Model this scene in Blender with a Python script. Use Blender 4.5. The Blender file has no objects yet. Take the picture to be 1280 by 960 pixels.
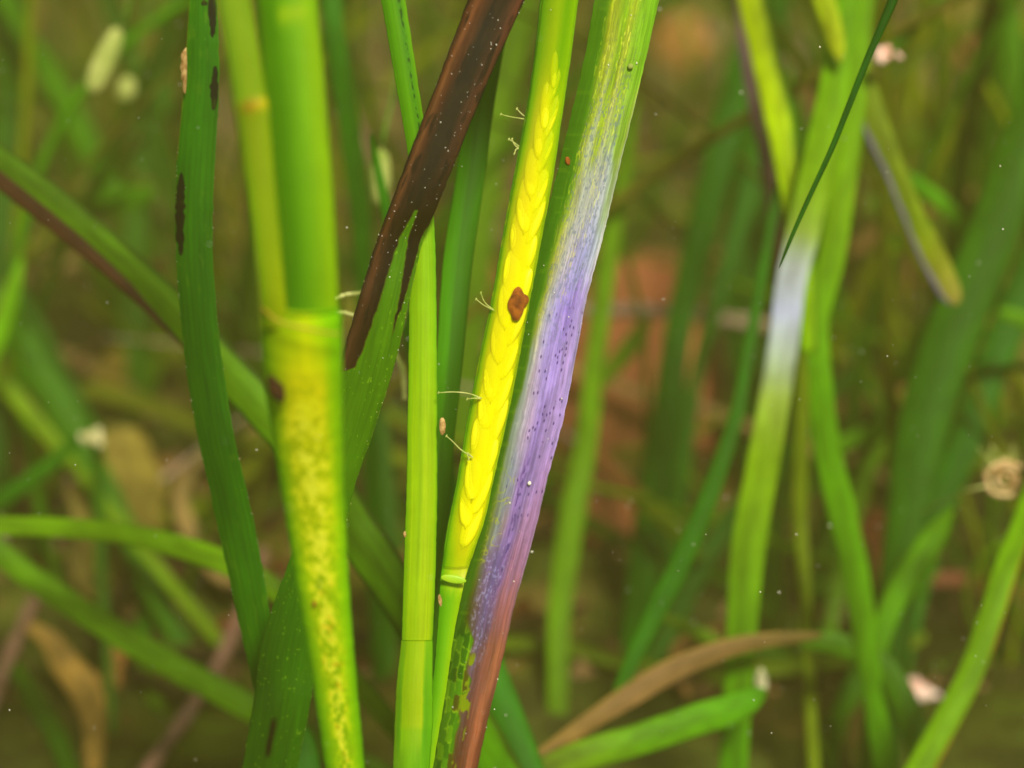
import bpy, math, random
import numpy as np
from mathutils import Vector
R = math.radians
scene = bpy.context.scene
C = scene.collection
rng = np.random.RandomState(7)
random.seed(7)

# ------------------------------------------------------------------ camera
CAM_H, PITCH, LENS = 0.20, 20.0, 75.0
FPX = 1280 * LENS / 36.0
cam_data = bpy.data.cameras.new('camera')
cam = bpy.data.objects.new('camera', cam_data); C.objects.link(cam); scene.camera = cam
cam.location = (0, 0, CAM_H); cam.rotation_euler = (R(90 - PITCH), 0, 0)
cam_data.lens = LENS; cam_data.sensor_width = 36
cam_data.clip_start = 0.005; cam_data.clip_end = 100
cam_data.dof.use_dof = True
cam_data.dof.focus_distance = 0.252
cam_data.dof.aperture_fstop = 14.0
cam_data.dof.aperture_blades = 0
# ------------------------------------------------------------------ light
SUN_EL, SUN_AZ = 50.0, 160.0          # azimuth clockwise from +Y; the sun stands above and behind the camera
w = bpy.data.worlds.new('World'); scene.world = w; w.use_nodes = True
wn = w.node_tree.nodes; wl = w.node_tree.links
bg = wn['Background']; sky = wn.new('ShaderNodeTexSky'); sky.sky_type = 'NISHITA'; sky.sun_disc = False
sky.sun_elevation = R(SUN_EL); sky.sun_rotation = R(SUN_AZ)
wl.new(sky.outputs[0], bg.inputs[0]); bg.inputs[1].default_value = 0.055
sd = bpy.data.lights.new('sun', 'SUN'); sd.energy = 4.8; sd.angle = R(12); sd.color = (1.0, 0.95, 0.76)
sun = bpy.data.objects.new('sun', sd); C.objects.link(sun)
az = R(SUN_AZ)
sv = Vector((math.sin(az) * math.cos(R(SUN_EL)), math.cos(az) * math.cos(R(SUN_EL)), math.sin(R(SUN_EL))))
sun.rotation_euler = sv.to_track_quat('Z', 'Y').to_euler()
scene.view_settings.view_transform = 'Standard'; scene.view_settings.look = 'None'
scene.view_settings.exposure = 0.42; scene.view_settings.gamma = 1.0
scene.render.engine = 'CYCLES'
scene.cycles.use_denoising = True
scene.cycles.max_bounces = 8; scene.cycles.transmission_bounces = 4; scene.cycles.volume_bounces = 1
scene.cycles.diffuse_bounces = 3; scene.cycles.transparent_max_bounces = 8
scene.cycles.caustics_reflective = False; scene.cycles.caustics_refractive = False

# ------------------------------------------------------------------ helpers
cp, sp_ = math.cos(R(PITCH)), math.sin(R(PITCH))
def at(px, py, d):
    """point of the place seen at photo position (px, py), d metres in front of the lens (numpy-friendly)"""
    px = np.asarray(px, float); py = np.asarray(py, float); d = np.asarray(d, float)
    cx = (px - 640) / FPX * d; cy = -(py - 480) / FPX * d
    return np.stack([cx + 0 * d, cp * d + sp_ * cy, CAM_H - sp_ * d + cp * cy], -1)
def bed_depth(py):
    k = sp_ + cp * (py - 480) / FPX
    return CAM_H / k if k > .1 else 9.0
CAMP = np.array([0, 0, CAM_H])
def lin(c):
    c = np.asarray(c, float) / 255.0
    return np.where(c <= 0.04045, c / 12.92, ((c + 0.055) / 1.055) ** 2.4)
def norm(v): return v / (np.linalg.norm(v, axis=-1, keepdims=True) + 1e-12)
def sstep(a, b, x):
    t = np.clip((x - a) / (b - a), 0, 1); return t * t * (3 - 2 * t)
def _h(i, j, s):
    n = (i.astype(np.int64) * 374761393 + j.astype(np.int64) * 668265263 + s * 974634777) & 0x7fffffff
    n = ((n ^ (n >> 13)) * 1274126177) & 0x7fffffff
    return ((n ^ (n >> 16)) & 0xffff) / 65535.0
def vn(x, y, s=0):
    x = np.asarray(x, float); y = np.asarray(y, float) + 0 * x; x = x + 0 * y
    i, j = np.floor(x), np.floor(y); fx, fy = x - i, y - j
    fx = fx * fx * (3 - 2 * fx); fy = fy * fy * (3 - 2 * fy)
    return (_h(i, j, s) * (1 - fx) + _h(i + 1, j, s) * fx) * (1 - fy) + (_h(i, j + 1, s) * (1 - fx) + _h(i + 1, j + 1, s) * fx) * fy
def fb(x, y, s=0, o=3):
    a, t, v = 1.0, 0.0, 0.0
    for k in range(o):
        v = v + a * vn(x * 2 ** k, y * 2 ** k, s + k * 17); t += a; a *= 0.5
    return v / t
def spline(rows, n):
    """smooth (Catmull-Rom) resampling of control rows by row index"""
    P = np.array(rows, float); m = len(P)
    if m == 2:
        t = np.linspace(0, 1, n)[:, None]; return P[0] * (1 - t) + P[1] * t
    seg = np.linalg.norm(np.diff(P[:, :2], axis=0), axis=1); seg = np.maximum(seg, 1e-9)
    s = np.concatenate([[0], np.cumsum(seg)]); q = np.linspace(0, s[-1], n)
    M = np.zeros_like(P)
    M[1:-1] = (P[2:] - P[:-2]) / (s[2:] - s[:-2])[:, None]
    M[0] = (P[1] - P[0]) / seg[0]; M[-1] = (P[-1] - P[-2]) / seg[-1]
    k = np.clip(np.searchsorted(s, q, side='right') - 1, 0, m - 2); h = seg[k][:, None]
    t = ((q - s[k]) / seg[k])[:, None]
    return ((2*t**3 - 3*t**2 + 1) * P[k] + (t**3 - 2*t**2 + t) * h * M[k] + (-2*t**3 + 3*t**2) * P[k+1] + (t**3 - t**2) * h * M[k+1])
def tag(o, label=None, cat=None, group=None, kind=None):
    for k, v in (('label', label), ('category', cat), ('group', group), ('kind', kind)):
        if v: o[k] = v
    return o
def mesh_obj(name, V, F, mat, parent=None, col=None, uv=None, smooth=True):
    """one mesh object; F is an (n,4) quad array or a list of faces"""
    me = bpy.data.meshes.new(name)
    V = np.asarray(V, float)
    if isinstance(F, np.ndarray):
        me.vertices.add(len(V)); me.vertices.foreach_set('co', V.astype(np.float32).ravel())
        nf, kk = F.shape
        me.loops.add(nf * kk); me.loops.foreach_set('vertex_index', F.astype(np.int32).ravel())
        me.polygons.add(nf); me.polygons.foreach_set('loop_start', np.arange(0, nf * kk, kk, dtype=np.int32))
        me.update(calc_edges=True)
    else:
        me.from_pydata([tuple(v) for v in V], [], [tuple(int(i) for i in f) for f in F])
    me.polygons.foreach_set('use_smooth', np.full(len(me.polygons), smooth))
    if col is not None:
        a = me.attributes.new('Col', 'FLOAT_COLOR', 'POINT')
        cc = np.ones((len(V), 4), np.float32); cc[:, :3] = col; a.data.foreach_set('color', cc.ravel())
    if uv is not None:
        a = me.attributes.new('grain', 'FLOAT_VECTOR', 'POINT')
        uu = np.zeros((len(V), 3), np.float32); uu[:, :2] = uv; a.data.foreach_set('vector', uu.ravel())
    me.materials.append(mat); me.validate()
    o = bpy.data.objects.new(name, me); C.objects.link(o)
    if parent is not None: o.parent = parent
    return o
def empty(name, loc=(0, 0, 0)):
    o = bpy.data.objects.new(name, None); C.objects.link(o); o.location = loc; o.empty_display_size = 0.01
    return o
def grid_faces(n, m, closed=False):
    i = np.arange(n - 1)[:, None]; j = np.arange(m if closed else m - 1)[None, :]
    a = i * m + j; b = i * m + (j + 1) % m
    return np.stack([a, b, b + m, a + m], -1).reshape(-1, 4)

# ------------------------------------------------------------------ materials
def new_mat(name):
    m = bpy.data.materials.new(name); m.use_nodes = True
    nt = m.node_tree; nt.nodes.clear()
    return m, nt.nodes, nt.links
def leaf_mat(name, trans=0.42, rough=0.5, spec=0.15, grain=0.22, fine=(3600, 160), bump=0.25, sat=1.15):
    m, N, L = new_mat(name)
    out = N.new('ShaderNodeOutputMaterial')
    at_ = N.new('ShaderNodeAttribute'); at_.attribute_name = 'Col'
    gr = N.new('ShaderNodeAttribute'); gr.attribute_name = 'grain'
    mp = N.new('ShaderNodeMapping'); mp.inputs['Scale'].default_value = (fine[0], fine[1], 1)
    L.new(gr.outputs['Vector'], mp.inputs['Vector'])
    nz = N.new('ShaderNodeTexNoise'); nz.inputs['Scale'].default_value = 1; nz.inputs['Detail'].default_value = 3
    L.new(mp.outputs[0], nz.inputs['Vector'])
    mp2 = N.new('ShaderNodeMapping'); mp2.inputs['Scale'].default_value = (420, 210, 1)
    L.new(gr.outputs['Vector'], mp2.inputs['Vector'])
    nz2 = N.new('ShaderNodeTexNoise'); nz2.inputs['Scale'].default_value = 1; nz2.inputs['Detail'].default_value = 4
    L.new(mp2.outputs[0], nz2.inputs['Vector'])
    ad = N.new('ShaderNodeMath'); ad.operation = 'ADD'; L.new(nz.outputs[0], ad.inputs[0]); L.new(nz2.outputs[0], ad.inputs[1])
    mr = N.new('ShaderNodeMapRange'); mr.inputs[1].default_value = 0.6; mr.inputs[2].default_value = 1.4
    mr.inputs[3].default_value = 1 - grain; mr.inputs[4].default_value = 1 + grain
    L.new(ad.outputs[0], mr.inputs[0])
    mul = N.new('ShaderNodeVectorMath'); mul.operation = 'SCALE'
    L.new(at_.outputs['Color'], mul.inputs[0]); L.new(mr.outputs[0], mul.inputs['Scale'])
    pb = N.new('ShaderNodeBsdfPrincipled'); L.new(mul.outputs[0], pb.inputs['Base Color'])
    pb.inputs['Roughness'].default_value = rough; pb.inputs['Specular IOR Level'].default_value = spec
    hs = N.new('ShaderNodeHueSaturation'); hs.inputs['Saturation'].default_value = sat; hs.inputs['Value'].default_value = 1.05
    L.new(mul.outputs[0], hs.inputs['Color'])
    tr = N.new('ShaderNodeBsdfTranslucent'); L.new(hs.outputs[0], tr.inputs['Color'])
    bp = N.new('ShaderNodeBump'); bp.inputs['Strength'].default_value = bump; bp.inputs['Distance'].default_value = 0.0002
    L.new(ad.outputs[0], bp.inputs['Height']); L.new(bp.outputs[0], pb.inputs['Normal'])
    mx = N.new('ShaderNodeMixShader'); mx.inputs[0].default_value = trans
    L.new(pb.outputs[0], mx.inputs[1]); L.new(tr.outputs[0], mx.inputs[2]); L.new(mx.outputs[0], out.inputs['Surface'])
    return m
M_leaf = leaf_mat('leaf_tissue')
M_fine = leaf_mat('leaf_tissue_fine', grain=0.10, bump=0.15)
M_seed = leaf_mat('seed_skin', trans=0.35, rough=0.4, spec=0.3, grain=0.04, bump=0.05)
M_back = leaf_mat('leaf_tissue_far', spec=.08, grain=0.3, fine=(1200, 90), bump=0.3)
def noise_mat(name, cols, scale, rough=0.85, spec=0.2, bump=0.4, dist=0.002, detail=6):
    """cols: [(pos, srgb)] ramp over an object-space noise"""
    m, N, L = new_mat(name)
    out = N.new('ShaderNodeOutputMaterial'); pb = N.new('ShaderNodeBsdfPrincipled')
    tc = N.new('ShaderNodeTexCoord'); nz = N.new('ShaderNodeTexNoise')
    nz.inputs['Scale'].default_value = scale; nz.inputs['Detail'].default_value = detail; nz.inputs['Roughness'].default_value = 0.6
    L.new(tc.outputs['Object'], nz.inputs['Vector'])
    rp = N.new('ShaderNodeValToRGB'); el = rp.color_ramp.elements
    while len(el) < len(cols): el.new(0.5)
    for e, (p, c) in zip(el, cols): e.position = p; e.color = (*lin(c), 1)
    L.new(nz.outputs[0], rp.inputs[0]); L.new(rp.outputs[0], pb.inputs['Base Color'])
    pb.inputs['Roughness'].default_value = rough; pb.inputs['Specular IOR Level'].default_value = spec
    bp = N.new('ShaderNodeBump'); bp.inputs['Strength'].default_value = bump; bp.inputs['Distance'].default_value = dist
    n2 = N.new('ShaderNodeTexNoise'); n2.inputs['Scale'].default_value = scale * 4; n2.inputs['Detail'].default_value = 5
    L.new(tc.outputs['Object'], n2.inputs['Vector'])
    L.new(n2.outputs[0], bp.inputs['Height']); L.new(bp.outputs[0], pb.inputs['Normal'])
    L.new(pb.outputs[0], out.inputs['Surface'])
    return m
M_spot = noise_mat('brown_spot_skin', [(0.35, (96, 48, 10)), (0.6, (150, 84, 18))], 900, bump=0.2, dist=0.0002)
M_spotd = noise_mat('dark_spot_skin', [(0.35, (30, 16, 4)), (0.7, (64, 34, 6))], 900, bump=0.2, dist=0.0002)
M_crust = noise_mat('pale_crust', [(0.3, (190, 150, 100)), (0.7, (235, 225, 200))], 1500, bump=0.5, dist=0.0003)
M_shell = noise_mat('shell', [(0.35, (215, 150, 130)), (0.6, (240, 215, 200))], 260, rough=0.5, bump=0.3, dist=0.0004)
M_cream = noise_mat('cream_shell', [(0.35, (185, 175, 110)), (0.6, (225, 220, 175))], 260, rough=0.5, bump=0.3, dist=0.0004)
M_crumb = noise_mat('tan_crumb', [(0.35, (140, 100, 50)), (0.65, (200, 165, 105))], 1500, bump=0.5, dist=0.0003)
M_twig2 = noise_mat('grey_twig_bark', [(0.3, (110, 90, 74)), (0.65, (170, 146, 126))], 120, bump=0.5, dist=0.001)
M_speck = noise_mat('speck', [(0.35, (205, 200, 175)), (0.6, (245, 240, 225))], 400, bump=0.0)
M_tube = noise_mat('worm_tube_wall', [(0.35, (150, 110, 60)), (0.6, (215, 185, 135))], 500, bump=0.5, dist=0.0005)
M_hair = noise_mat('hydroid_tissue', [(0.35, (150, 165, 70)), (0.65, (205, 205, 130))], 700, bump=0.0)
M_pod = noise_mat('pod_skin', [(0.35, (120, 140, 55)), (0.65, (175, 178, 100))], 200, bump=0.3, dist=0.0005)
M_twig = noise_mat('twig_bark', [(0.3, (88, 62, 48)), (0.65, (140, 104, 84))], 120, bump=0.5, dist=0.001)
M_rock = noise_mat('rust_rock', [(0.3, (124, 70, 42)), (0.5, (170, 100, 62)), (0.7, (138, 88, 50))], 38, bump=0.6, dist=0.003)

# ------------------------------------------------------------------ skins
def skin(name, Lp, Rp, mat, colf, parent=None, nu=16, bulge=0.10, thick=0.05, side=None, tips=(0.0, 0.0), Y=None):
    """closed leaf/stem body between two edge polylines. colf(u, v, Y) -> sRGB 0-255; bulge towards the lens, thick = depth, both as a share of width"""
    n = len(Lp); C0 = (Lp + Rp) / 2; W = np.linalg.norm(Rp - Lp, axis=1)
    T = np.gradient(C0, axis=0); S = norm(Rp - Lp); Nn = norm(np.cross(T, S))
    if side is None:
        flip = np.sum(Nn * (CAMP - C0), axis=1); Nn[flip < 0] *= -1
    arc = np.concatenate([[0], np.cumsum(np.linalg.norm(np.diff(C0, axis=0), axis=1))])
    if tips[0] or tips[1]:      # rounded ends, in metres
        k = np.ones(n)
        if tips[0]: k *= np.sqrt(np.clip(1 - (1 - np.clip(arc / tips[0], 0, 1)) ** 2, 1e-4, 1))
        if tips[1]: k *= np.sqrt(np.clip(1 - (1 - np.clip((arc[-1] - arc) / tips[1], 0, 1)) ** 2, 1e-4, 1))
        Lp = C0 + (Lp - C0) * k[:, None]; Rp = C0 + (Rp - C0) * k[:, None]
    u = 0.5 - 0.5 * np.cos(np.linspace(0, math.pi, nu)) * 0.35 - 0.65 * (0.5 - np.linspace(0, 1, nu))
    u = (u - u[0]) / (u[-1] - u[0])
    ub = u[::-1][1:-1]
    ua = np.concatenate([u, ub])
    hf = 4 * u * (1 - u); tk = np.sqrt(np.clip(1 - (2 * u - 1) ** 2, 0, 1)) if thick > 0.3 else np.clip(1 - np.abs(2 * u - 1) ** 5, 0, 1)
    off = bulge * hf; offb = (bulge * hf - thick * tk)[::-1][1:-1]
    if thick > 0.3: off = thick / 2 * tk; offb = (-thick / 2 * tk)[::-1][1:-1]
    oa = np.concatenate([off, offb])
    P = Lp[:, None] * (1 - ua)[None, :, None] + Rp[:, None] * ua[None, :, None] + Nn[:, None] * (W[:, None] * oa[None])[..., None]
    m = len(ua)
    v = arc / arc[-1]
    U = np.broadcast_to(ua[None], (n, m)); Vv = np.broadcast_to(v[:, None], (n, m))
    YY = np.broadcast_to((Y if Y is not None else v * 960)[:, None], (n, m))
    col = lin(np.clip(colf(U, Vv, YY), 0, 255)).reshape(-1, 3)
    col[:, 2] *= 1 - .6 * sstep(1.1, 3.0, col[:, 1] / (col[:, 2] + 1e-5)) * sstep(.9, 1.3, col[:, 1] / (col[:, 0] + 1e-5))
    uv = np.stack([(U - 0.5) * W.mean() + len(name) * 0.1, np.broadcast_to(arc[:, None], (n, m))], -1).reshape(-1, 2)
    F = grid_faces(n, m, True)
    nf = nu - 1                                   # end caps as quad strips across the ring
    caps = []
    for base in (0, (n - 1) * m):
        for a in range(nu - 1):
            b0 = (m - a) % m; b1 = (m - a - 1) % m
            if a == 0: b0 = 0
            if a == nu - 2: b1 = nu - 1
            q = [base + a, base + a + 1, base + b1, base + b0]
            if len(set(q)) == 4: caps.append(q)
    V = P.reshape(-1, 3)
    # two small end triangles close the caps
    tri = []
    for base in (0, (n - 1) * m):
        tri += [[base, base + 1, base + m - 1], [base + nu - 2, base + nu - 1, base + nu]]
    faces = np.concatenate([F, np.array(caps, int).reshape(-1, 4)])
    me_o = mesh_obj(name, V, faces, mat, parent, col, uv)
    return me_o
def cmap(table):
    """table: [(Y, [(u, rgb), ...]), ...] -> smooth colour field over (u, Y)"""
    us = np.linspace(0, 1, 65); ys = np.array([r[0] for r in table], float)
    G = np.stack([np.stack([np.interp(us, [p[0] for p in r[1]], [p[1][c] for p in r[1]]) for c in range(3)], -1) for r in table])
    def f(u, Y):
        k = np.clip(np.searchsorted(ys, Y, side='right') - 1, 0, max(len(ys) - 2, 0))
        k1 = np.minimum(k + 1, len(ys) - 1)
        t = np.clip((Y - ys[k]) / np.maximum(ys[k1] - ys[k], 1e-6), 0, 1); t = t * t * (3 - 2 * t)
        x = np.clip(u, 0, 1) * 64; i = np.minimum(x.astype(int), 63); fx = (x - i)[..., None]
        a = G[k, i] * (1 - fx) + G[k, i + 1] * fx; b = G[k1, i] * (1 - fx) + G[k1, i + 1] * fx
        return a * (1 - t[..., None]) + b * t[..., None]
    return f
def mixc(c, c2, a): return c * (1 - a[..., None]) + np.asarray(c2, float) * a[..., None]
def extend(Lp, Rp, down=True, length=None, taper=1.0, n=24):
    """go on past the last row: down to the sea bed, or a given length"""
    c = (Lp[-1] + Rp[-1]) / 2; k = min(12, len(Lp) - 1); c0 = (Lp[-1 - k] + Rp[-1 - k]) / 2
    t = norm(c - c0)
    if down:
        if t[2] > -0.35: t = norm(np.array([t[0] * 0.6, abs(t[1]) * 0.3, -0.8]))
        length = (c[2] + 0.006) / -t[2]
    s = np.linspace(0, 1, n + 1)[1:, None]
    half = (Rp[-1] - Lp[-1]) / 2; ww = 1 - (1 - taper) * s ** 1.5
    cc = c + t * s * length
    return np.concatenate([Lp, cc - half * ww]), np.concatenate([Rp, cc + half * ww])
def edged(name, rows, mat, colf, parent=None, n=None, step=1.0, root=True, top=0.05, wob=0.5, seed=0, **kw):
    """rows: (Y, x_left, x_right, depth) top to bottom"""
    rows = sorted(rows); y0, y1 = rows[0][0], rows[-1][0]
    n = n or int((y1 - y0) / step)
    A = spline([(r[0], 0, r[1], r[2], r[3]) for r in rows], n)
    Y = A[:, 0]; xl = A[:, 2] + wob * (fb(Y / 9, 0 * Y, seed) - 0.5) * 2; xr = A[:, 3] + wob * (fb(Y / 9, 0 * Y + 5, seed) - 0.5) * 2
    Lp = at(xl, Y, A[:, 4]); Rp = at(xr, Y, A[:, 4])
    if root: 
        Lp, Rp = extend(Lp, Rp); Y = np.concatenate([Y, Y[-1] + np.linspace(0, 300, 25)[1:]])
    if top:
        Lq, Rq = extend(Lp[::-1], Rp[::-1], False, top, 0.12); Lp, Rp = Lq[::-1], Rq[::-1]
        Y = np.concatenate([Y[0] - np.linspace(0, 300, 25)[1:][::-1], Y])
    return skin(name, Lp, Rp, mat, lambda u, v, y: colf(u, v, y), parent, Y=Y, **kw)
def ribbon(name, pts, mat, colf, parent=None, n=60, root=False, top=0.0, wob=0.4, seed=0, tilt=0.0, **kw):
    """pts: (x, y, depth, width_px) ; the blade runs through them"""
    pts = [(p[0], p[1], min(p[2], bed_depth(p[1]) * .965), p[3]) for p in pts]
    A = spline(pts, n)
    C0 = at(A[:, 0], A[:, 1], A[:, 2]); T = norm(np.gradient(C0, axis=0))
    vd = norm(CAMP - C0); S = norm(np.cross(T, vd)); N2 = np.cross(S, T)
    S = S * math.cos(tilt) + N2 * math.sin(tilt)
    hw = A[:, 3] * A[:, 2] / FPX / 2 / max(math.cos(tilt), 0.3)
    s = np.arange(n)
    hw = hw * (1 + wob * 0.1 * (fb(s / 6.0, 0.0 * s, seed) - 0.5))
    Lp = C0 - S * hw[:, None]; Rp = C0 + S * hw[:, None]
    if root: Lp, Rp = extend(Lp, Rp, n=12)
    if top:
        Lq, Rq = extend(Lp[::-1], Rp[::-1], False, top, 0.15, n=12); Lp, Rp = Lq[::-1], Rq[::-1]
    return skin(name, Lp, Rp, mat, colf, parent, **kw)
def along(stops, left=None, right=None, blot=14, seed=0):
    """colour along v with optional (rgb, width) edges"""
    ps = [s[0] for s in stops]
    def f(u, v, Y):
        c = np.stack([np.interp(v, ps, [s[1][k] for s in stops]) for k in range(3)], -1)
        nz = fb(u * 3, v * 14, seed)[..., None] - 0.5
        c = c * (1 + nz * blot / 40.0)
        if left: c = mixc(c, left[0], 1 - sstep(left[1] * 0.6, left[1] * 1.3, u + 0.12 * (fb(v * 18, v * 0, seed + 3) - 0.5)))
        if right: c = mixc(c, right[0], sstep(1 - right[1] * 1.3, 1 - right[1] * 0.6, u + 0.12 * (fb(v * 18, v * 0, seed + 5) - 0.5)))
        c = c * (1 - 0.10 * np.exp(-((u - 0.5) / 0.05) ** 2))[..., None]
        return c
    return f
def tube(name, pts, radii, mat, parent=None, sides=8, col=None, link=True):
    P = np.array(pts, float); n = len(P); T = norm(np.gradient(P, axis=0))
    ref = np.array([0.3, 0.9, 0.2]); S = norm(np.cross(T, ref)); B = np.cross(S, T)
    a = np.linspace(0, 2 * math.pi, sides, endpoint=False)
    r = np.broadcast_to(np.asarray(radii, float), (n,))
    V = P[:, None] + r[:, None, None] * (np.cos(a)[None, :, None] * S[:, None] + np.sin(a)[None, :, None] * B[:, None])
    F = [list(f) for f in grid_faces(n, sides, True)] + [list(range(sides))[::-1], [(n - 1) * sides + k for k in range(sides)]]
    if not link: return V.reshape(-1, 3), F
    return mesh_obj(name, V.reshape(-1, 3), F, mat, parent, col=None)
def blob(name, c, ax, mat, parent=None, seed=0, rough=0.15, nu=14, nv=10, col=None, shape=None):
    """lumpy ellipsoid: centre c, ax = 3 semi-axis vectors (rows)"""
    th = np.linspace(0, math.pi, nv + 2)[1:-1]; ph = np.linspace(0, 2 * math.pi, nu, endpoint=False)
    TH, PH = np.meshgrid(th, ph, indexing='ij')
    D = np.stack([np.sin(TH) * np.cos(PH), np.sin(TH) * np.sin(PH), np.cos(TH)], -1)
    rr = 1 + rough * 2 * (fb(D[..., 0] * 1.7 + 5 + D[..., 2] * 1.1, D[..., 1] * 1.7 + 9 - D[..., 2], seed) - 0.5)
    if shape is not None: rr = rr * shape(TH, PH)
    D = D * rr[..., None]
    V = np.concatenate([D.reshape(-1, 3), [[0, 0, 1]], [[0, 0, -1]]])
    V = V @ np.array(ax, float) + np.array(c)
    F = [list(f) for f in grid_faces(nv, nu, True)]
    k = nu * nv
    F += [[k, (j + 1) % nu, j] for j in range(nu)] + [[k + 1, (nv - 1) * nu + j, (nv - 1) * nu + (j + 1) % nu] for j in range(nu)]
    cc = None if col is None else np.broadcast_to(lin(col), (len(V), 3))
    uv = None if col is None else V[:, :2]
    return mesh_obj(name, V, F, mat, parent, col=cc, uv=uv)
def cam_axes(ang, a, b, c):
    """semi-axes: along (a) at screen angle ang deg from up, across (b), toward lens (c)"""
    r = np.array([1, 0, 0.0]); up = np.array([0, sp_, cp]); fw = np.array([0, -cp, sp_])
    s, k = math.sin(R(ang)), math.cos(R(ang))
    return [ (r * k - up * s) * b, fw * c, (up * k + r * s) * a]

# ------------------------------------------------------------------ the sea bed (the ground)
def bed_h(x, y):
    return (0.016 * (fb(x * 9 + 40, y * 9 + 11, 3, 4) - 0.5) + 0.05 * (fb(x * 2.2 + 7, y * 2.2 + 3, 5, 2) - 0.5) * sstep(0.5, 1.6, np.hypot(x, y))
            + 0.006 * (fb(x * 45 + 9, y * 45 + 2, 9, 3) - 0.5) + 0.008)
k = np.linspace(-1, 1, 321); gx = np.sign(k) * (np.abs(k) * 0.9 + np.abs(k) ** 7 * 14)
GX, GY = np.meshgrid(gx, gx + 0.75, indexing='ij')
bedV = np.stack([GX, GY, bed_h(GX, GY)], -1).reshape(-1, 3)
M_bed = None
def bed_mat():
    m, N, L = new_mat('sea_bed_mud')
    out = N.new('ShaderNodeOutputMaterial'); pb = N.new('ShaderNodeBsdfPrincipled'); tc = N.new('ShaderNodeTexCoord')
    def nz(s, d=6, r=0.6):
        n = N.new('ShaderNodeTexNoise'); n.inputs['Scale'].default_value = s; n.inputs['Detail'].default_value = d; n.inputs['Roughness'].default_value = r
        L.new(tc.outputs['Object'], n.inputs['Vector']); return n
    a = nz(16, 7, .68); rp = N.new('ShaderNodeValToRGB'); el = rp.color_ramp.elements
    cols = [(0.33, (34, 38, 16)), (0.45, (58, 60, 22)), (0.54, (76, 88, 26)), (0.64, (120, 100, 48)), (0.78, (160, 122, 66))]
    while len(el) < len(cols): el.new(0.5)
    for e, (p, c) in zip(el, cols): e.position = p; e.color = (*lin(c), 1)
    L.new(a.outputs[0], rp.inputs[0])
    b = nz(60); mr = N.new('ShaderNodeMapRange'); mr.inputs[1].default_value = 0.3; mr.inputs[2].default_value = 0.7; mr.inputs[3].default_value = 0.55; mr.inputs[4].default_value = 1.35
    L.new(b.outputs[0], mr.inputs[0]); sc = N.new('ShaderNodeVectorMath'); sc.operation = 'SCALE'
    L.new(rp.outputs[0], sc.inputs[0]); L.new(mr.outputs[0], sc.inputs['Scale'])
    at_ = N.new('ShaderNodeAttribute'); at_.attribute_name = 'Col'; m2 = N.new('ShaderNodeVectorMath'); m2.operation = 'MULTIPLY'; m3 = N.new('ShaderNodeVectorMath'); m3.operation = 'SCALE'; m3.inputs['Scale'].default_value = 2.2
    L.new(sc.outputs[0], m2.inputs[0]); L.new(at_.outputs['Color'], m2.inputs[1]); L.new(m2.outputs[0], m3.inputs[0]); L.new(m3.outputs[0], pb.inputs['Base Color']); pb.inputs['Roughness'].default_value = 0.95; pb.inputs['Specular IOR Level'].default_value = 0.1
    bp = N.new('ShaderNodeBump'); bp.inputs['Strength'].default_value = 0.7; bp.inputs['Distance'].default_value = 0.003
    c = nz(240); L.new(c.outputs[0], bp.inputs['Height']); L.new(bp.outputs[0], pb.inputs['Normal'])
    L.new(pb.outputs[0], out.inputs['Surface']); return m
def ground_at(px, py):
    dcy = -(py - 480) / FPX; dd = CAM_H / (sp_ - cp * dcy); return at(px, py, dd)[:2]
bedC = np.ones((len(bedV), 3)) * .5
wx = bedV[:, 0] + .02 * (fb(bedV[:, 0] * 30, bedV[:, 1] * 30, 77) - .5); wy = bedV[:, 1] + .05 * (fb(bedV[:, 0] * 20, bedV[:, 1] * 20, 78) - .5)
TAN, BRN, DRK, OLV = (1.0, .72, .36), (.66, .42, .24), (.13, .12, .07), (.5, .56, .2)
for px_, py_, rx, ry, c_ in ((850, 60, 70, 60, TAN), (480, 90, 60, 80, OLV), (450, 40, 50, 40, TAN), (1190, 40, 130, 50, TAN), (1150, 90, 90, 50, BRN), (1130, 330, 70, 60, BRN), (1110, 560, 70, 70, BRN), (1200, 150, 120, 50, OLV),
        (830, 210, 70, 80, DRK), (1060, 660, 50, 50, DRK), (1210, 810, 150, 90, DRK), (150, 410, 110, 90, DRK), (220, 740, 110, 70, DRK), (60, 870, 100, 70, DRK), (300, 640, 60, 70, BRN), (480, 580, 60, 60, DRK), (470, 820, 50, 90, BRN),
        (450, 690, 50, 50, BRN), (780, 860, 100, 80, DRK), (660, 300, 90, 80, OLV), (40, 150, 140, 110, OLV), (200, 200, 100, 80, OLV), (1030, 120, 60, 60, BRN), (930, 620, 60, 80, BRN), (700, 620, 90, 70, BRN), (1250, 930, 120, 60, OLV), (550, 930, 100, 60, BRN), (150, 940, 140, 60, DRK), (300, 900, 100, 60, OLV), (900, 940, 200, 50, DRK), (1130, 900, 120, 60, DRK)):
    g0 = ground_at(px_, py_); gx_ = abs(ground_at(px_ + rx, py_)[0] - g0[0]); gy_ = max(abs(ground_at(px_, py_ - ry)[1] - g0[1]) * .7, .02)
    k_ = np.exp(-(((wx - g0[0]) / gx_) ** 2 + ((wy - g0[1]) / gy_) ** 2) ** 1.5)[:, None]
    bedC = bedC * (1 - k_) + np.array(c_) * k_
tag(mesh_obj('sea_bed', bedV, grid_faces(321, 321), bed_mat(), None, col=bedC), 'muddy brown and olive sea bed under the seagrass', kind='structure')

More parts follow.
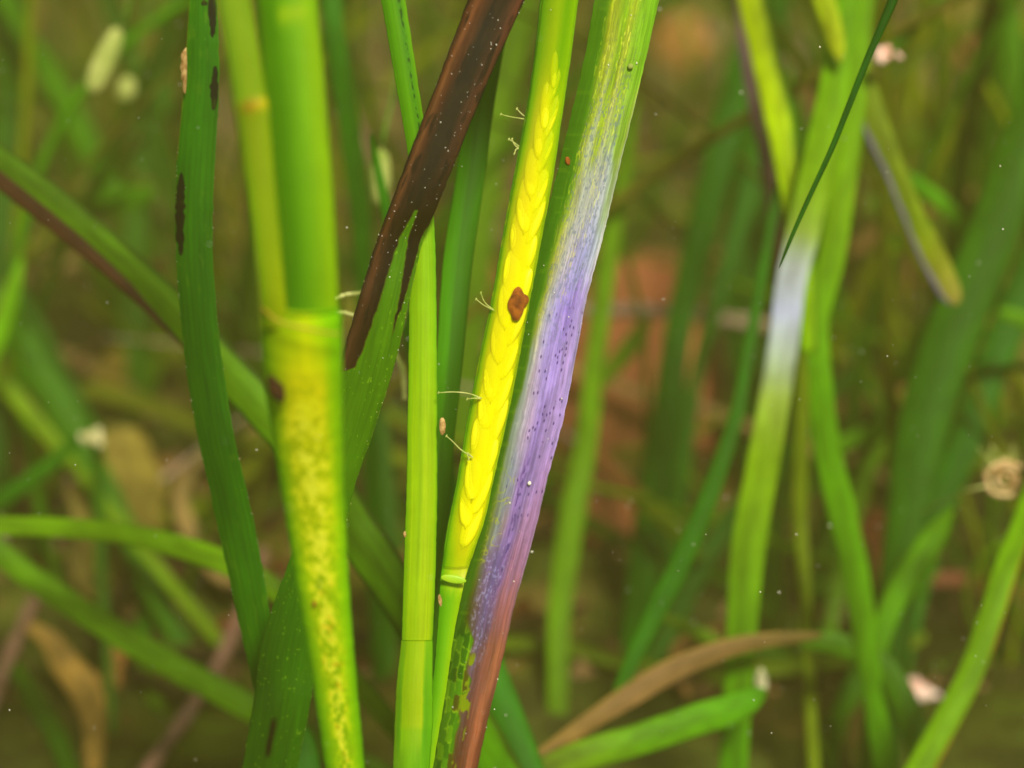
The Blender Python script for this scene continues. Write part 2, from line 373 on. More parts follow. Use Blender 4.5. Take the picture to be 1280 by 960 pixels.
# ------------------------------------------------------------------ hero: purple blade
pm_tab = cmap([
 (-60, [(0,(88,140,22)),(.22,(80,136,20)),(.3,(150,160,30)),(.5,(110,150,30)),(.62,(140,156,50)),(.75,(110,160,40)),(1,(96,150,34))]),
 (70,  [(0,(80,136,20)),(.2,(76,132,18)),(.3,(160,168,50)),(.42,(150,165,80)),(.52,(120,158,40)),(.6,(160,170,70)),(.7,(130,165,70)),(1,(108,158,46))]),
 (150, [(0,(70,126,18)),(.22,(76,132,18)),(.36,(150,165,90)),(.44,(160,170,140)),(.52,(140,165,60)),(.62,(165,172,120)),(.8,(140,168,110)),(.92,(112,150,60)),(1,(150,170,110))]),
 (240, [(0,(64,122,16)),(.24,(72,128,18)),(.38,(162,168,120)),(.5,(170,175,168)),(.65,(165,168,165)),(.82,(160,165,175)),(.92,(140,160,120)),(1,(165,178,150))]),
 (320, [(0,(60,116,16)),(.2,(66,124,18)),(.32,(165,170,90)),(.42,(176,176,160)),(.6,(158,152,195)),(.8,(156,158,200)),(.93,(160,168,180)),(1,(190,190,190))]),
 (380, [(0,(60,116,16)),(.2,(66,122,18)),(.31,(165,170,105)),(.4,(168,170,180)),(.55,(158,148,200)),(.75,(150,128,198)),(.92,(160,144,196)),(1,(176,168,196))]),
 (460, [(0,(60,116,16)),(.2,(66,122,18)),(.26,(130,145,130)),(.36,(170,160,170)),(.5,(158,142,196)),(.7,(158,138,196)),(.85,(166,144,192)),(1,(166,152,200))]),
 (540, [(0,(60,116,16)),(.18,(66,122,18)),(.24,(120,140,120)),(.36,(160,160,165)),(.46,(180,160,190)),(.6,(142,120,180)),(.78,(160,136,186)),(1,(160,138,186))]),
 (600, [(0,(60,112,16)),(.17,(66,120,18)),(.24,(130,145,110)),(.34,(130,140,150)),(.46,(145,145,160)),(.56,(136,108,164)),(.68,(134,112,166)),(.78,(148,122,172)),(1,(156,124,165))]),
 (660, [(0,(60,112,16)),(.15,(66,118,18)),(.22,(120,130,90)),(.34,(124,132,136)),(.44,(146,130,130)),(.54,(130,104,158)),(.66,(128,104,156)),(.78,(152,116,152)),(1,(146,112,148))]),
 (710, [(0,(60,112,16)),(.14,(66,118,18)),(.24,(110,116,80)),(.34,(112,92,120)),(.5,(104,88,140)),(.64,(120,92,140)),(.76,(150,104,130)),(1,(140,105,135))]),
 (770, [(0,(56,104,14)),(.14,(62,112,16)),(.24,(76,74,30)),(.34,(94,72,76)),(.5,(100,84,128)),(.62,(104,76,104)),(.74,(140,88,92)),(.9,(146,90,86)),(1,(120,82,88))]),
 (820, [(0,(50,96,14)),(.3,(54,98,14)),(.4,(100,80,54)),(.5,(96,76,96)),(.6,(108,68,66)),(.74,(136,82,64)),(.86,(156,98,70)),(1,(120,72,58))]),
 (960, [(0,(52,100,12)),(.3,(60,104,14)),(.42,(84,70,20)),(.55,(84,50,34)),(.68,(112,66,46)),(.82,(164,98,66)),(.92,(120,66,46)),(1,(86,50,36))]),
])
def purple_col(u, v, Y):
    c = purple_col0(u, v, Y)
    k = 1.0 + .2 * sstep(.15, .35, u); q = (sstep(.25, .4, u) * np.interp(Y, [280, 380, 700, 780], [0, 1, 1, 0]))[..., None]
    c = c * (1 + .16 * (fb(u * 22, Y / 9, 111, 3)[..., None] - .5) * q)
    return c * k[..., None] * (1 - q * np.array([.02, .04, -.01]))
def purple_col0(u, v, Y):
    X = u * 80.0
    uw = u + 0.05 * (fb(X / 14, Y / 60, 1) - 0.5) * 2 * sstep(0.05, 0.3, u) * (1 - sstep(.85, 1, u))
    Yw = Y + 46 * (fb(X / 5, Y / 45, 2) - 0.5)
    c = pm_tab(np.clip(uw, 0, 1), Yw)
    mid = sstep(0.2, 0.3, u)
    # long fine striations
    st = 1.0 * (fb(X / 1.05, Y / 34, 11, 2) - 0.5); st2 = fb(X / 3.0, Y / 90, 12, 2) - 0.5
    c = c * (1 + (0.34 * st + 0.26 * st2) * (0.35 + 0.65 * mid))[..., None]
    # yellow strand flecks on the pale zone
    fl = sstep(0.56, 0.72, fb(X / 1.05, Y / 6, 21, 2)) * sstep(0.56, 0.66, fb(X / 3.5, Y / 60, 22, 2) + 0.14 * np.exp(-((u - 0.33) / 0.1) ** 2))
    amt = .72 * fl * np.interp(Y, [0, 120, 250, 380, 430], [1, .8, .6, 0.4, 0]) * sstep(.16, .26, u) * (1 - sstep(.74, .84, u))
    c = mixc(c, (225, 222, 90), np.clip(amt * 1.0, 0, 1))
    # dark cells among grey on the upper half
    dk = sstep(0.56, 0.70, fb(X / 1.2, Y / 5, 31, 2)) * np.interp(Y, [40, 120, 340, 460], [0.2, 0.55, 0.5, 0.12]) * mid * (1 - sstep(.8, .9, u))
    c = mixc(c, (98, 112, 130), np.clip(dk, 0, .8))
    # light cells lower purple-blue
    lc = sstep(0.60, 0.72, fb(X / 2.0, Y / 4.0, 41, 2)) * np.interp(Y, [660, 700, 810, 840], [0, .5, .45, 0]) * sstep(.24, .34, u) * (1 - sstep(.58, .7, u))
    c = mixc(c, (160, 160, 205), lc)
    # black dashes
    cx, cy = X / 4.2, Y / 9.0
    i, j = np.floor(cx), np.floor(cy)
    rr = _h(i, j, 51); ox = 0.25 + 0.5 * _h(i, j, 52); oy = 0.25 + 0.5 * _h(i, j, 53)
    d = np.hypot((cx - i - ox) * 4.2 / 1.0, (cy - j - oy) * 9.0 / 2.4)
    on = (rr > 0.66 + .34 * vn(X / 16, Y / 44, 55)) * sstep(1.25, 0.45, d) * np.interp(Y, [370, 410, 600, 680, 720], [0, 1, 1, .5, 0]) * sstep(.3, .4, u)
    c = mixc(c, (58, 40, 92), np.clip(on * .85, 0, 1))
    # the dark broken vein in the lilac, low down
    vein = np.exp(-((u - 0.60 + 0.02 * np.sin(Y / 30.)) / 0.035) ** 2) * sstep(.5, .62, fb(X / 2, Y / 9, 61, 2)) * np.interp(Y, [560, 600, 720, 760], [0, 1, .8, 0])
    c = mixc(c, (62, 44, 98), vein * .8)
    # yellow-green net lines between zones
    net = sstep(.03, .0, np.abs(fb(X / 11, Y / 12, 71, 2) - 0.5)) * np.interp(Y, [570, 600, 700, 730], [0, .75, .75, 0]) * sstep(.14, .22, u) * (1 - sstep(.42, .5, u))
    c = mixc(c, (170, 178, 70), net)
    # green margin: fine cross veins
    gm = (1 - sstep(.18, .27, u)) * sstep(.47, .5, vn(X * 0.06, Y / 16, 81)) * sstep(.82, .95, np.sin(Y / 5.3 + 2 * vn(Y / 40, X * 0, 5) * 6))
    c = mixc(c, (128, 176, 30), gm * .22)
    # green mosaic low on the left
    edge = np.interp(Y, [770, 800, 850, 900, 960], [.22, .36, .46, .42, .44]) + .12 * (vn(Y / 17, Y * 0, 91) - .5)
    mo = sstep(edge + .03, edge - .03, u) * sstep(765, 800, Y)
    Xw = X + 3.5 * (vn(Y / 40, X * 0, 94) - .5) + 1.6 * (vn(Y / 7, X / 7, 93) - .5); colw = 9.5; colid = np.floor(Xw / colw); ro = _h(colid, colid * 0, 95) * 38
    rh = 19.0 + 9 * _h(colid, colid * 0, 92); ry = (Y + ro + 5 * vn(X / 4, Y / 9, 96)) / rh; rid = np.floor(ry)
    fx = Xw / colw - colid + .12 * (vn(Y / 8, X / 9, 97) - .5); fy = ry - rid
    ln = np.maximum(np.exp(-((np.minimum(fx, 1 - fx)) * colw / 1.0) ** 2) * .8, np.exp(-((np.minimum(fy, 1 - fy)) * rh / 1.4) ** 2))
    ln = ln * sstep(.3, .7, fb(X / 6, Y / 13, 98))
    cell = np.stack([44 + 34 * _h(colid, rid, 99), 92 + 40 * _h(colid, rid, 99), 10 + 12 * _h(colid, rid, 99)], -1)
    brown = .7 * (_h(colid, rid, 100) > .85)[..., None] * sstep(.15, .3, u)[..., None]
    cell = cell * (1 - brown) + np.array([80, 58, 16]) * brown
    bright = (_h(colid, rid, 103) > .88)[..., None]
    cell = cell * (1 - bright) + np.array([92, 142, 14]) * bright
    cell = mixc(cell, (150, 190, 40), ln * .75)
    c = c * (1 - mo[..., None]) + cell * mo[..., None]
    blot = sstep(.63, .7, fb(X / 12, Y / 20, 104)) * sstep(800, 830, Y) * sstep(.32, .4, u) * (1 - sstep(.56, .62, u))
    c = mixc(c, (120, 140, 20), blot)
    c = mixc(c, (200, 195, 200), sstep(.975, 1, u) * .35 * np.interp(Y, [0, 200, 700, 800], [.3, 1, .8, 0]))  # pale right rim: an edge highlight painted into the colour
    return c
r_purple = [(-40, 750, 833, .250), (0, 743, 824, .250), (75, 730, 807, .251), (150, 712, 789, .252), (225, 694, 771, .253), (300, 675, 753, .254), (375, 656, 733, .255), (450, 641, 719, .256), (525, 624, 704, .257), (600, 608, 684, .258), (675, 591, 666, .2585), (750, 573, 645, .259), (825, 558, 628, .260), (900, 546, 610, .261), (960, 537, 597, .262)]
pb = edged('seagrass_leaf', r_purple, M_fine, purple_col, nu=130, step=.9, bulge=.10, thick=.05, seed=3, wob=.7)
tag(pb, 'lilac and purple fading blade, brown at its foot, beside the yellow seed pod', 'seagrass blade')
# part: grit stuck on the blade
def on_blade(rows, u, Y, lift=0.0):
    A = np.array(sorted(rows), float)
    f = lambda k: np.interp(Y, A[:, 0], A[:, k])
    d = f(3) - lift
    return at(f(1) + (f(2) - f(1)) * u, Y, d)
def bits(name, rows, n, ymin, ymax, umin, umax, smin, smax, mat, parent, seed, bulge=.1, mid=None):
    """tiny grit on a blade, joined into one part"""
    r = np.random.RandomState(seed); V, F = [], []
    A = np.array(sorted(rows), float)
    for q in range(n):
        Y = r.uniform(ymin, ymax); u = r.uniform(umin, umax)
        if mid is not None and r.rand() < mid: u = r.choice([0.0, 1.0])
        w = (np.interp(Y, A[:, 0], A[:, 2]) - np.interp(Y, A[:, 0], A[:, 1])) * .25 / FPX
        c = on_blade(rows, u, Y, w * bulge * 4 * u * (1 - u) + .00005)
        s = r.uniform(smin, smax) * (.5 + r.rand() ** 2)
        b = len(V); e = r.uniform(.7, 1.7)
        o = r.uniform(-.3, .3, (6, 3)) + np.array([[1, 0, 0], [-1, 0, 0], [0, 1, 0], [0, -1, 0], [0, 0, e], [0, 0, -e]])
        V += list(c + o * s)
        F += [[b + i for i in f] for f in ((0, 2, 4), (2, 1, 4), (1, 3, 4), (3, 0, 4), (2, 0, 5), (1, 2, 5), (3, 1, 5), (0, 3, 5))]
    o = mesh_obj(name, V, F, mat, parent); o['kind'] = 'stuff'; return o
bits('grit', r_purple, 60, 0, 950, .1, 1, .00004, .00009, M_speck, pb, 5, mid=.3)
blob('pale_grain', on_blade(r_purple, .72, 604, .0009), cam_axes(0, .00026, .00022, .0002), M_speck, pb, 2)
blob('brown_spot', on_blade(r_purple, .13, 201, .0004), cam_axes(-10, .0005, .0003, .0001), M_spot, pb, 4)
blob('green_cyst', on_blade(r_purple, .78, 83, .0008), cam_axes(0, .00034, .00036, .0002), M_pod, pb, 6)

# ------------------------------------------------------------------ hero: yellow seed pod (spathe) on its stem
r_yel = [(-40, 680, 729, .246), (0, 675, 723, .246), (75, 667, 713, .2465), (150, 655, 702, .247), (225, 641, 691, .2475), (300, 627, 677, .248), (375, 614, 663, .248), (450, 598, 649, .2485), (525, 584, 634, .249), (600, 571, 617, .249), (650, 561, 606, .2495), (680, 556, 596, .2495), (712, 552, 585, .250), (730, 550, 580, .250), (790, 547, 568, .2505), (860, 540, 558, .251), (960, 524, 541, .2515)]
y_tab = cmap([
 (-60, [(0,(50,110,10)),(.06,(110,170,30)),(.3,(150,185,40)),(.6,(150,190,30)),(.75,(120,175,8)),(.95,(150,200,20)),(1,(120,180,20))]),
 (60,  [(0,(50,110,10)),(.06,(120,180,40)),(.3,(160,190,40)),(.5,(175,200,20)),(.72,(130,185,5)),(.95,(160,205,10)),(1,(120,180,20))]),
 (150, [(0,(60,120,10)),(.08,(130,190,40)),(.25,(200,205,50)),(.5,(225,220,15)),(.75,(190,220,0)),(.95,(180,215,0)),(1,(120,180,10))]),
 (260, [(0,(70,150,10)),(.1,(190,210,30)),(.3,(235,215,40)),(.6,(245,235,10)),(.85,(235,240,0)),(.95,(190,215,0)),(1,(120,170,10))]),
 (420, [(0,(80,150,10)),(.08,(170,205,10)),(.2,(230,220,30)),(.5,(250,240,0)),(.9,(250,245,0)),(.96,(190,210,0)),(1,(110,160,10))]),
 (640, [(0,(90,170,10)),(.1,(180,215,10)),(.25,(220,220,10)),(.5,(250,240,0)),(.92,(250,245,0)),(1,(160,200,0))]),
 (700, [(0,(90,170,10)),(.15,(160,210,10)),(.5,(215,225,20)),(.8,(230,235,20)),(1,(170,205,0))]),
 (722, [(0,(100,180,10)),(.3,(170,210,30)),(.7,(205,220,70)),(.95,(235,235,120)),(1,(170,205,0))]),
 (750, [(0,(90,170,5)),(.5,(120,190,0)),(1,(160,205,0))]),
 (960, [(0,(80,160,5)),(.5,(110,180,0)),(1,(150,200,0))]),
])
def yellow_col(u, v, Y):
    X = u * 56
    c = y_tab(np.clip(u + .02 * (fb(X / 9, Y / 40, 201) - .5), 0, 1), Y + 20 * (fb(X / 7, Y / 30, 202) - .5))
    c = c * (1 + .07 * (fb(X / 2.2, Y / 90, 203, 2) - .5))[..., None]
    blot = sstep(.58, .7, fb(X / 9, Y / 16, 204)) * (1 - sstep(.35, .5, u)) * sstep(120, 180, Y) * (1 - sstep(600, 680, Y))
    c = mixc(c, (205, 190, 50), blot * .4)
    gap = np.exp(-((u - .56) / np.interp(Y, [60, 160, 300, 600, 700], [.08, .18, .30, .32, .2])) ** 4) * sstep(70, 150, Y) * (1 - sstep(680, 705, Y)) * .8
    return mixc(c, (205, 186, 8), gap)
pod = empty('seed_pod', tuple(at(545, 960, .2515)))
def to_parent(o, p):
    o.parent = p; o.matrix_parent_inverse = p.matrix_world.inverted() if False else __import__('mathutils').Matrix.Translation(-p.location)
sp = edged('spathe', r_yel, M_seed, yellow_col, nu=40, step=1.4, bulge=.16, thick=.22, seed=8, wob=.5); to_parent(sp, pod)
tag(pod, 'bright yellow flowering pod full of braided seeds with one brown spot, on a green stem', 'seed pod')
seedcol = [(250, 248, 8), (252, 250, 5), (248, 244, 10)]
for side in (0, 1):
    for q in range(15):
        Y = 88 + q * 42 + side * 21 + (4 * math.sin(q * 2.3 + side))
        if Y > 672: continue
        k = np.interp(Y, [80, 160, 300, 600, 694], [.35, .62, 1, 1, .8])
        uc = np.interp(Y, [80, 200, 400, 600, 694], [.62, .57, .56, .58, .50]) + (-.155 if side == 0 else .13) * k * (1 if Y > 120 else .3)
        c = on_blade(r_yel, uc, Y, .00525 * .16 * 4 * uc * (1 - uc) + .00002)
        sc = rng.uniform(.9, 1.1)
        s_ = blob('seed', c, cam_axes(13 + (-9 if side == 0 else 7), .0034 * sc * (.7 + .3 * k), .00092 * sc * k + .0001, .00024), M_seed, seed=q + 30 * side, rough=.10, nu=18, nv=14,
                  col=seedcol[(q + side) % 3], shape=lambda TH, PH: .82 + .18 * np.sin(TH))
        to_parent(s_, pod)
memb, N_, L_m = new_mat('pod_membrane')
o_ = N_.new('ShaderNodeOutputMaterial'); tp = N_.new('ShaderNodeBsdfTransparent'); df = N_.new('ShaderNodeBsdfDiffuse'); tl = N_.new('ShaderNodeBsdfTranslucent')
aa = N_.new('ShaderNodeAttribute'); aa.attribute_name = 'Col'; m1 = N_.new('ShaderNodeMixShader'); m2_ = N_.new('ShaderNodeMixShader')
L_m.new(aa.outputs['Color'], df.inputs[0]); L_m.new(aa.outputs['Color'], tl.inputs[0]); m1.inputs[0].default_value = .3; m2_.inputs[0].default_value = .30
L_m.new(df.outputs[0], m1.inputs[1]); L_m.new(tl.outputs[0], m1.inputs[2]); L_m.new(tp.outputs[0], m2_.inputs[1]); L_m.new(m1.outputs[0], m2_.inputs[2]); L_m.new(m2_.outputs[0], o_.inputs['Surface'])
tp.inputs[0].default_value = (1, 1, .8, 1)
r_mem = [(Y_, np.interp(Y_, [q[0] for q in r_yel], [q[1] for q in r_yel]) + wd_ * .04, np.interp(Y_, [q[0] for q in r_yel], [q[2] for q in r_yel]) - wd_ * .03, np.interp(Y_, [q[0] for q in r_yel], [q[3] for q in r_yel]) - .00048) for Y_, wd_ in ((-40, 48), (60, 46), (150, 47), (225, 50), (300, 50), (375, 49), (450, 51), (525, 50), (600, 46), (650, 45), (690, 38), (708, 33))]
def mem_col(u, v, Y):
    return y_tab(u, Y) * np.array([.98, 1.0, 1.0])
to_parent(edged('membrane', r_mem, memb, mem_col, nu=30, step=1.6, top=0, root=False, bulge=.17, thick=.012, seed=8, wob=.3), pod)
def flat_spot(name, cx, cy, d, prof, mat, parent, th=.00018):
    """small domed patch with an outline given in photo pixels around its centre"""
    pr = np.array(prof, float); n = len(pr)
    prf = spline(list(map(tuple, np.concatenate([pr, pr[:1]]))), 36)[:-1]; n = len(prf)
    V = [at(cx, cy, d - th)]; F = []
    for j, (s, h) in enumerate(((.5, .92), (.85, .6), (1, -.4))):
        V += [at(cx + x * s, cy + y * s, d - th * h) for x, y in prf]
    for a in range(n): F.append([0, 1 + a, 1 + (a + 1) % n])
    for r_ in range(2):
        for a in range(n):
            b = 1 + r_ * n + a; c = 1 + r_ * n + (a + 1) % n; F.append([b, b + n, c + n, c])
    F.append([1 + 2 * n + a for a in range(n)])
    o = mesh_obj(name, V, F, mat)
    if parent is not None: to_parent(o, parent)
    return o
fs = flat_spot('brown_spot', 647, 380, .2466, [(1, -22), (5, -19), (8, -13), (13, -10), (14, -3), (9, 4), (6, 13), (1, 20), (-6, 20), (-8, 13), (-12, 6), (-12, -3), (-8, -11), (-4, -19)], M_spot, pod, .00022)
tag(fs, 'lobed rusty brown spot on the yellow pod')
nd = blob('node', at(567, 724, .2488), cam_axes(-80, .00150, .0005, .00012), M_seed, seed=3, rough=.1, col=(175, 215, 40)); to_parent(nd, pod)

# ------------------------------------------------------------------ bright green blade with its sheath
r_bg = [(-40, 466, 500, .247), (0, 476, 507, .2475), (100, 494, 522, .248), (200, 510, 537, .249), (300, 511, 544, .249), (400, 511, 546, .249), (600, 508, 547, .2488), (700, 505, 545, .2486), (800, 502, 541, .2484), (960, 498, 531, .248)]
bg_tab = cmap([
 (-60, [(0,(78,150,10)),(.5,(96,164,12)),(.75,(70,140,8)),(1,(120,180,20))]),
 (200, [(0,(86,156,6)),(.5,(100,168,8)),(.75,(76,146,8)),(1,(110,176,20))]),
 (262, [(0,(96,160,6)),(.5,(120,180,6)),(1,(130,190,20))]),
 (300, [(0,(130,182,4)),(.5,(150,198,4)),(.85,(146,200,10)),(1,(110,180,40))]),
 (620, [(0,(120,180,0)),(.2,(168,205,0)),(.45,(150,190,0)),(.6,(176,205,0)),(.9,(160,200,0)),(1,(110,170,0))]),
 (960, [(0,(110,170,0)),(.25,(165,200,0)),(.5,(172,205,0)),(.85,(185,205,0)),(1,(120,180,0))])])
def bright_col(u, v, Y):
    X = u * 38
    c = bg_tab(u, Y + 14 * (fb(X / 3, Y / 20, 301) - .5))
    c = c * (1 + .16 * (fb(X / 1.6, Y / 140, 302, 2) - .5))[..., None]
    dots = sstep(.52, .62, fb(X / 2, Y / 5, 303, 2)) * np.exp(-((u - .74) / .05) ** 2) * (1 - sstep(200, 260, Y))
    return mixc(c, (30, 70, 6), dots * .9)
bgb = empty('seagrass_shoot', tuple(at(514, 960, .248)))
tag(bgb, 'bright lime green straight blade rising from a narrow sheath, left of the yellow pod', 'seagrass shoot')
to_parent(edged('leaf', r_bg, M_fine, bright_col, nu=30, step=1.6, bulge=.14, thick=.07, seed=11), bgb)
sheath_tab = cmap([(700, [(0,(120,170,20)),(.1,(150,196,4)),(.5,(160,200,2)),(.75,(172,202,0)),(.88,(150,196,0)),(1,(110,175,10))]), (905, [(0,(110,150,30)),(.14,(90,155,8)),(.2,(140,180,0)),(.72,(176,202,0)),(.78,(96,170,0)),(1,(110,180,10))]),
 (915, [(0,(110,150,30)),(.14,(84,150,8)),(.2,(130,184,4)),(.72,(150,194,8)),(.78,(90,165,0)),(1,(100,175,10))]), (960, [(0,(100,150,30)),(.5,(120,182,8)),(1,(96,170,10))])])
to_parent(edged('sheath', [(800, 501, 541, .2482), (860, 495, 541, .2478), (900, 493, 541, .2476), (960, 491, 537, .247), (1000, 490, 534, .247)], M_fine,
      lambda u, v, Y: sheath_tab(u, Y) * (1 + .1 * (fb(u * 20, Y / 60, 9) - .5))[..., None], nu=26, step=2, top=0, bulge=.16, thick=.12), bgb)

# ------------------------------------------------------------------ black decaying blade that turns green lower down
r_blk = [(-75, 613, 692, .243), (0, 585, 656, .244), (75, 557, 622, .2445), (150, 528, 590, .245), (225, 499, 560, .2455), (262, 485, 545, .246), (300, 471, 529, .247), (375, 448, 512, .248), (450, 427, 495, .250), (540, 408, 467, .253), (600, 396, 446, .255), (660, 380, 431, .257), (700, 362, 421, .259), (800, 328, 403, .262), (880, 316, 388, .264), (960, 303, 372, .266)]
blk_tab = cmap([  # brown streak near the left edge: a translucent glow painted into the colour
 (-40, [(0,(30,20,10)),(.05,(84,40,16)),(.14,(150,90,52)),(.3,(116,64,34)),(.45,(58,34,16)),(.65,(44,30,16)),(.85,(96,58,42)),(.95,(112,56,36)),(1,(40,26,10))]),
 (130, [(0,(30,20,10)),(.05,(100,56,24)),(.12,(130,84,46)),(.24,(86,46,24)),(.4,(44,32,18)),(.65,(42,30,16)),(.82,(84,50,34)),(.95,(92,50,28)),(1,(34,26,8))]),
 (300, [(0,(34,20,8)),(.08,(90,54,26)),(.15,(104,62,34)),(.24,(56,34,18)),(.5,(32,20,8)),(.8,(36,22,8)),(1,(34,24,8))]),
 (480, [(0,(40,26,10)),(.08,(100,64,40)),(.2,(60,36,20)),(.4,(34,20,8)),(1,(34,20,8))])])
def black_col(u, v, Y):
    X = u * 75
    uw = u + .03 * (fb(X / 8, Y / 35, 401) - .5)
    dk = blk_tab(np.clip(uw, 0, 1), Y + 30 * (fb(X / 10, Y / 50, 402) - .5)) * (1 + .25 * (fb(X / 2.5, Y / 80, 403, 2) - .5))[..., None]
    g = np.stack([60 + 22 * fb(X / 9, Y / 60, 404), 108 + 26 * fb(X / 9, Y / 60, 404), 8 + 0 * X], -1)
    low = sstep(560, 760, Y)[..., None]; g = g * (1 - low) + np.stack([42 + 16 * fb(X / 7, Y / 50, 408), 96 + 22 * fb(X / 7, Y / 50, 408), 6 + 0 * X], -1) * low
    g = g * (1 + .16 * (fb(X / 1.6, Y / 90, 405, 2) - .5))[..., None]
    fk = sstep(.80, .86, fb(X / 3.4, Y / 3.8, 406, 2)); g = mixc(g, (130, 180, 40), fk * .7)
    wob = .04 * (fb(Y / 9, u * 2, 407) - .5)
    lim = np.interp(Y, [255, 262, 300, 375, 430, 458, 472], [2, .56, .48, .42, .36, .28, -.2])      # left dark area
    d1 = sstep(lim + .02, lim - .02, u + wob)
    a = np.interp(Y, [250, 300, 330, 375, 410, 440], [.60, .68, .74, .80, .80, .86]); b = np.interp(Y, [255, 262, 300, 375, 395, 412, 440], [1.1, 1.02, .96, .90, .85, .82, .78])
    d2 = sstep(a - .015, a + .015, u + wob) * sstep(b + .015, b - .015, u + wob) * (Y < 440)
    d = np.clip(np.maximum(d1 * (Y < 474), d2), 0, 1); d = np.where(Y < 255, 1.0, d)
    dk = dk * (np.array([.80, .78, .78]) * (.82 + .36 * fb(X / 3.2, Y / 26, 409, 3)[..., None])); dk = mixc(dk, (16, 10, 5), sstep(.56, .7, fb(X / 9, Y / 30, 410, 3)) * .6)
    c = g * (1 - d[..., None]) + dk * d[..., None]
    rim = sstep(.0, .5, d) * (1 - sstep(.5, 1, d)); c = mixc(c, (110, 110, 20), rim * .5)
    sm = np.exp(-(((u - .42) / .05) ** 2)) * sstep(890, 905, Y) * (1 - sstep(935, 950, Y)); c = mixc(c, (26, 14, 6), sm * .9)
    return mixc(c, (170, 185, 120), sstep(.975, 1, u) * (Y > 300) * .4 * (vn(Y / 5, Y * 0, 44) > .5))
bk = edged('seagrass_leaf', r_blk, leaf_mat('half_decayed_leaf', trans=.22, rough=.4, spec=.2, grain=.12, bump=.12), black_col, nu=70, step=1.2, bulge=.08, thick=.05, seed=21, wob=.8)
tag(bk, 'black rotting blade leaning right, green from its middle down', 'seagrass blade')
bits('grit', r_blk, 110, 0, 470, .05, .95, .00003, .00007, M_speck, bk, 15, bulge=.08, mid=.15)
bits('pale_edge_grit', r_blk, 60, 300, 950, .9, 1, .00004, .00007, M_hair, bk, 16, bulge=.08, mid=.5)

# ------------------------------------------------------------------ dark green blade on the left with black marks
r_dk = [(-40, 238, 272, .262), (0, 236, 272, .262), (100, 230, 274, .263), (200, 221, 269, .264), (300, 219, 266, .265), (400, 226, 272, .266), (480, 235, 282, .267), (560, 250, 296, .268), (650, 270, 317, .270), (750, 292, 335, .272), (830, 310, 347, .274), (960, 338, 370, .277)]
def dkgreen_col(u, v, Y):
    X = u * 48
    c = np.stack([46 + 24 * fb(X / 12, Y / 70, 501), 118 + 32 * fb(X / 12, Y / 70, 501), 6 + 6 * fb(X / 12, Y / 70, 501)], -1)
    c = c * np.interp(Y, [0, 150, 400, 700], [1.0, .98, .96, 1.0])[..., None]
    c = c * (1 + .2 * (fb(X / 2, Y / 80, 502, 2) - .5))[..., None]
    fk = sstep(.84, .9, fb(X / 3.4, Y / 4.5, 503, 2)); c = mixc(c, (110, 160, 30), fk * .5)
    def mark(y0, y1, u0, hw, cc=(26, 18, 12)):
        t = np.clip((Y - y0) / (y1 - y0), 0, 1); hwv = hw * np.sqrt(np.clip(np.sin(t * math.pi), 0, 1)) * (.75 + .5 * vn(Y / 6, Y * 0, int(y0)))
        return np.where((Y > y0) & (Y < y1), sstep(1.15, .8, np.abs(u - u0) / np.maximum(hwv, .01)), 0)
    m = np.maximum.reduce([mark(-30, 48, .82, .13), mark(82, 138, .88, .11), mark(215, 320, .14, .13), mark(0, 8, .55, .1)])
    c = mixc(c, (24, 20, 16), np.clip(m, 0, 1) * .93)
    vein = np.exp(-(((u * 7) % 1 - .5) / .12) ** 2); c = c * (1 - .10 * vein)[..., None]; c = mixc(c, (120, 160, 50), sstep(.66, .8, fb(X / 7, Y / 22, 505)) * .3)
    c = mixc(c, (160, 120, 40), sstep(.035, 0, u) * (Y < 200) * .8)
    return mixc(c, (90, 150, 110), sstep(.96, 1, u) * .4)
dk = edged('seagrass_leaf', r_dk, M_fine, dkgreen_col, nu=44, step=1.6, bulge=.08, thick=.05, seed=31, wob=.9)
tag(dk, 'dark green blade with black streaks along its edges, left of the thick yellow-green stem', 'seagrass blade')
# pale crust on its left edge, one raised patch
o = flat_spot('crust', 231, 86, .2622, [(2, -27), (-1, -24), (-5, -17), (-4, -9), (-6, -2), (-4, 5), (-5, 11), (-2, 16), (-3, 21), (0, 32), (2, 24), (3, -10)], M_crumb, None, .0003); o.parent = dk
bits('pale_edge_grit', r_dk, 90, 130, 950, 0, 1, .00004, .00008, M_crust, dk, 17, bulge=.08, mid=1.0)

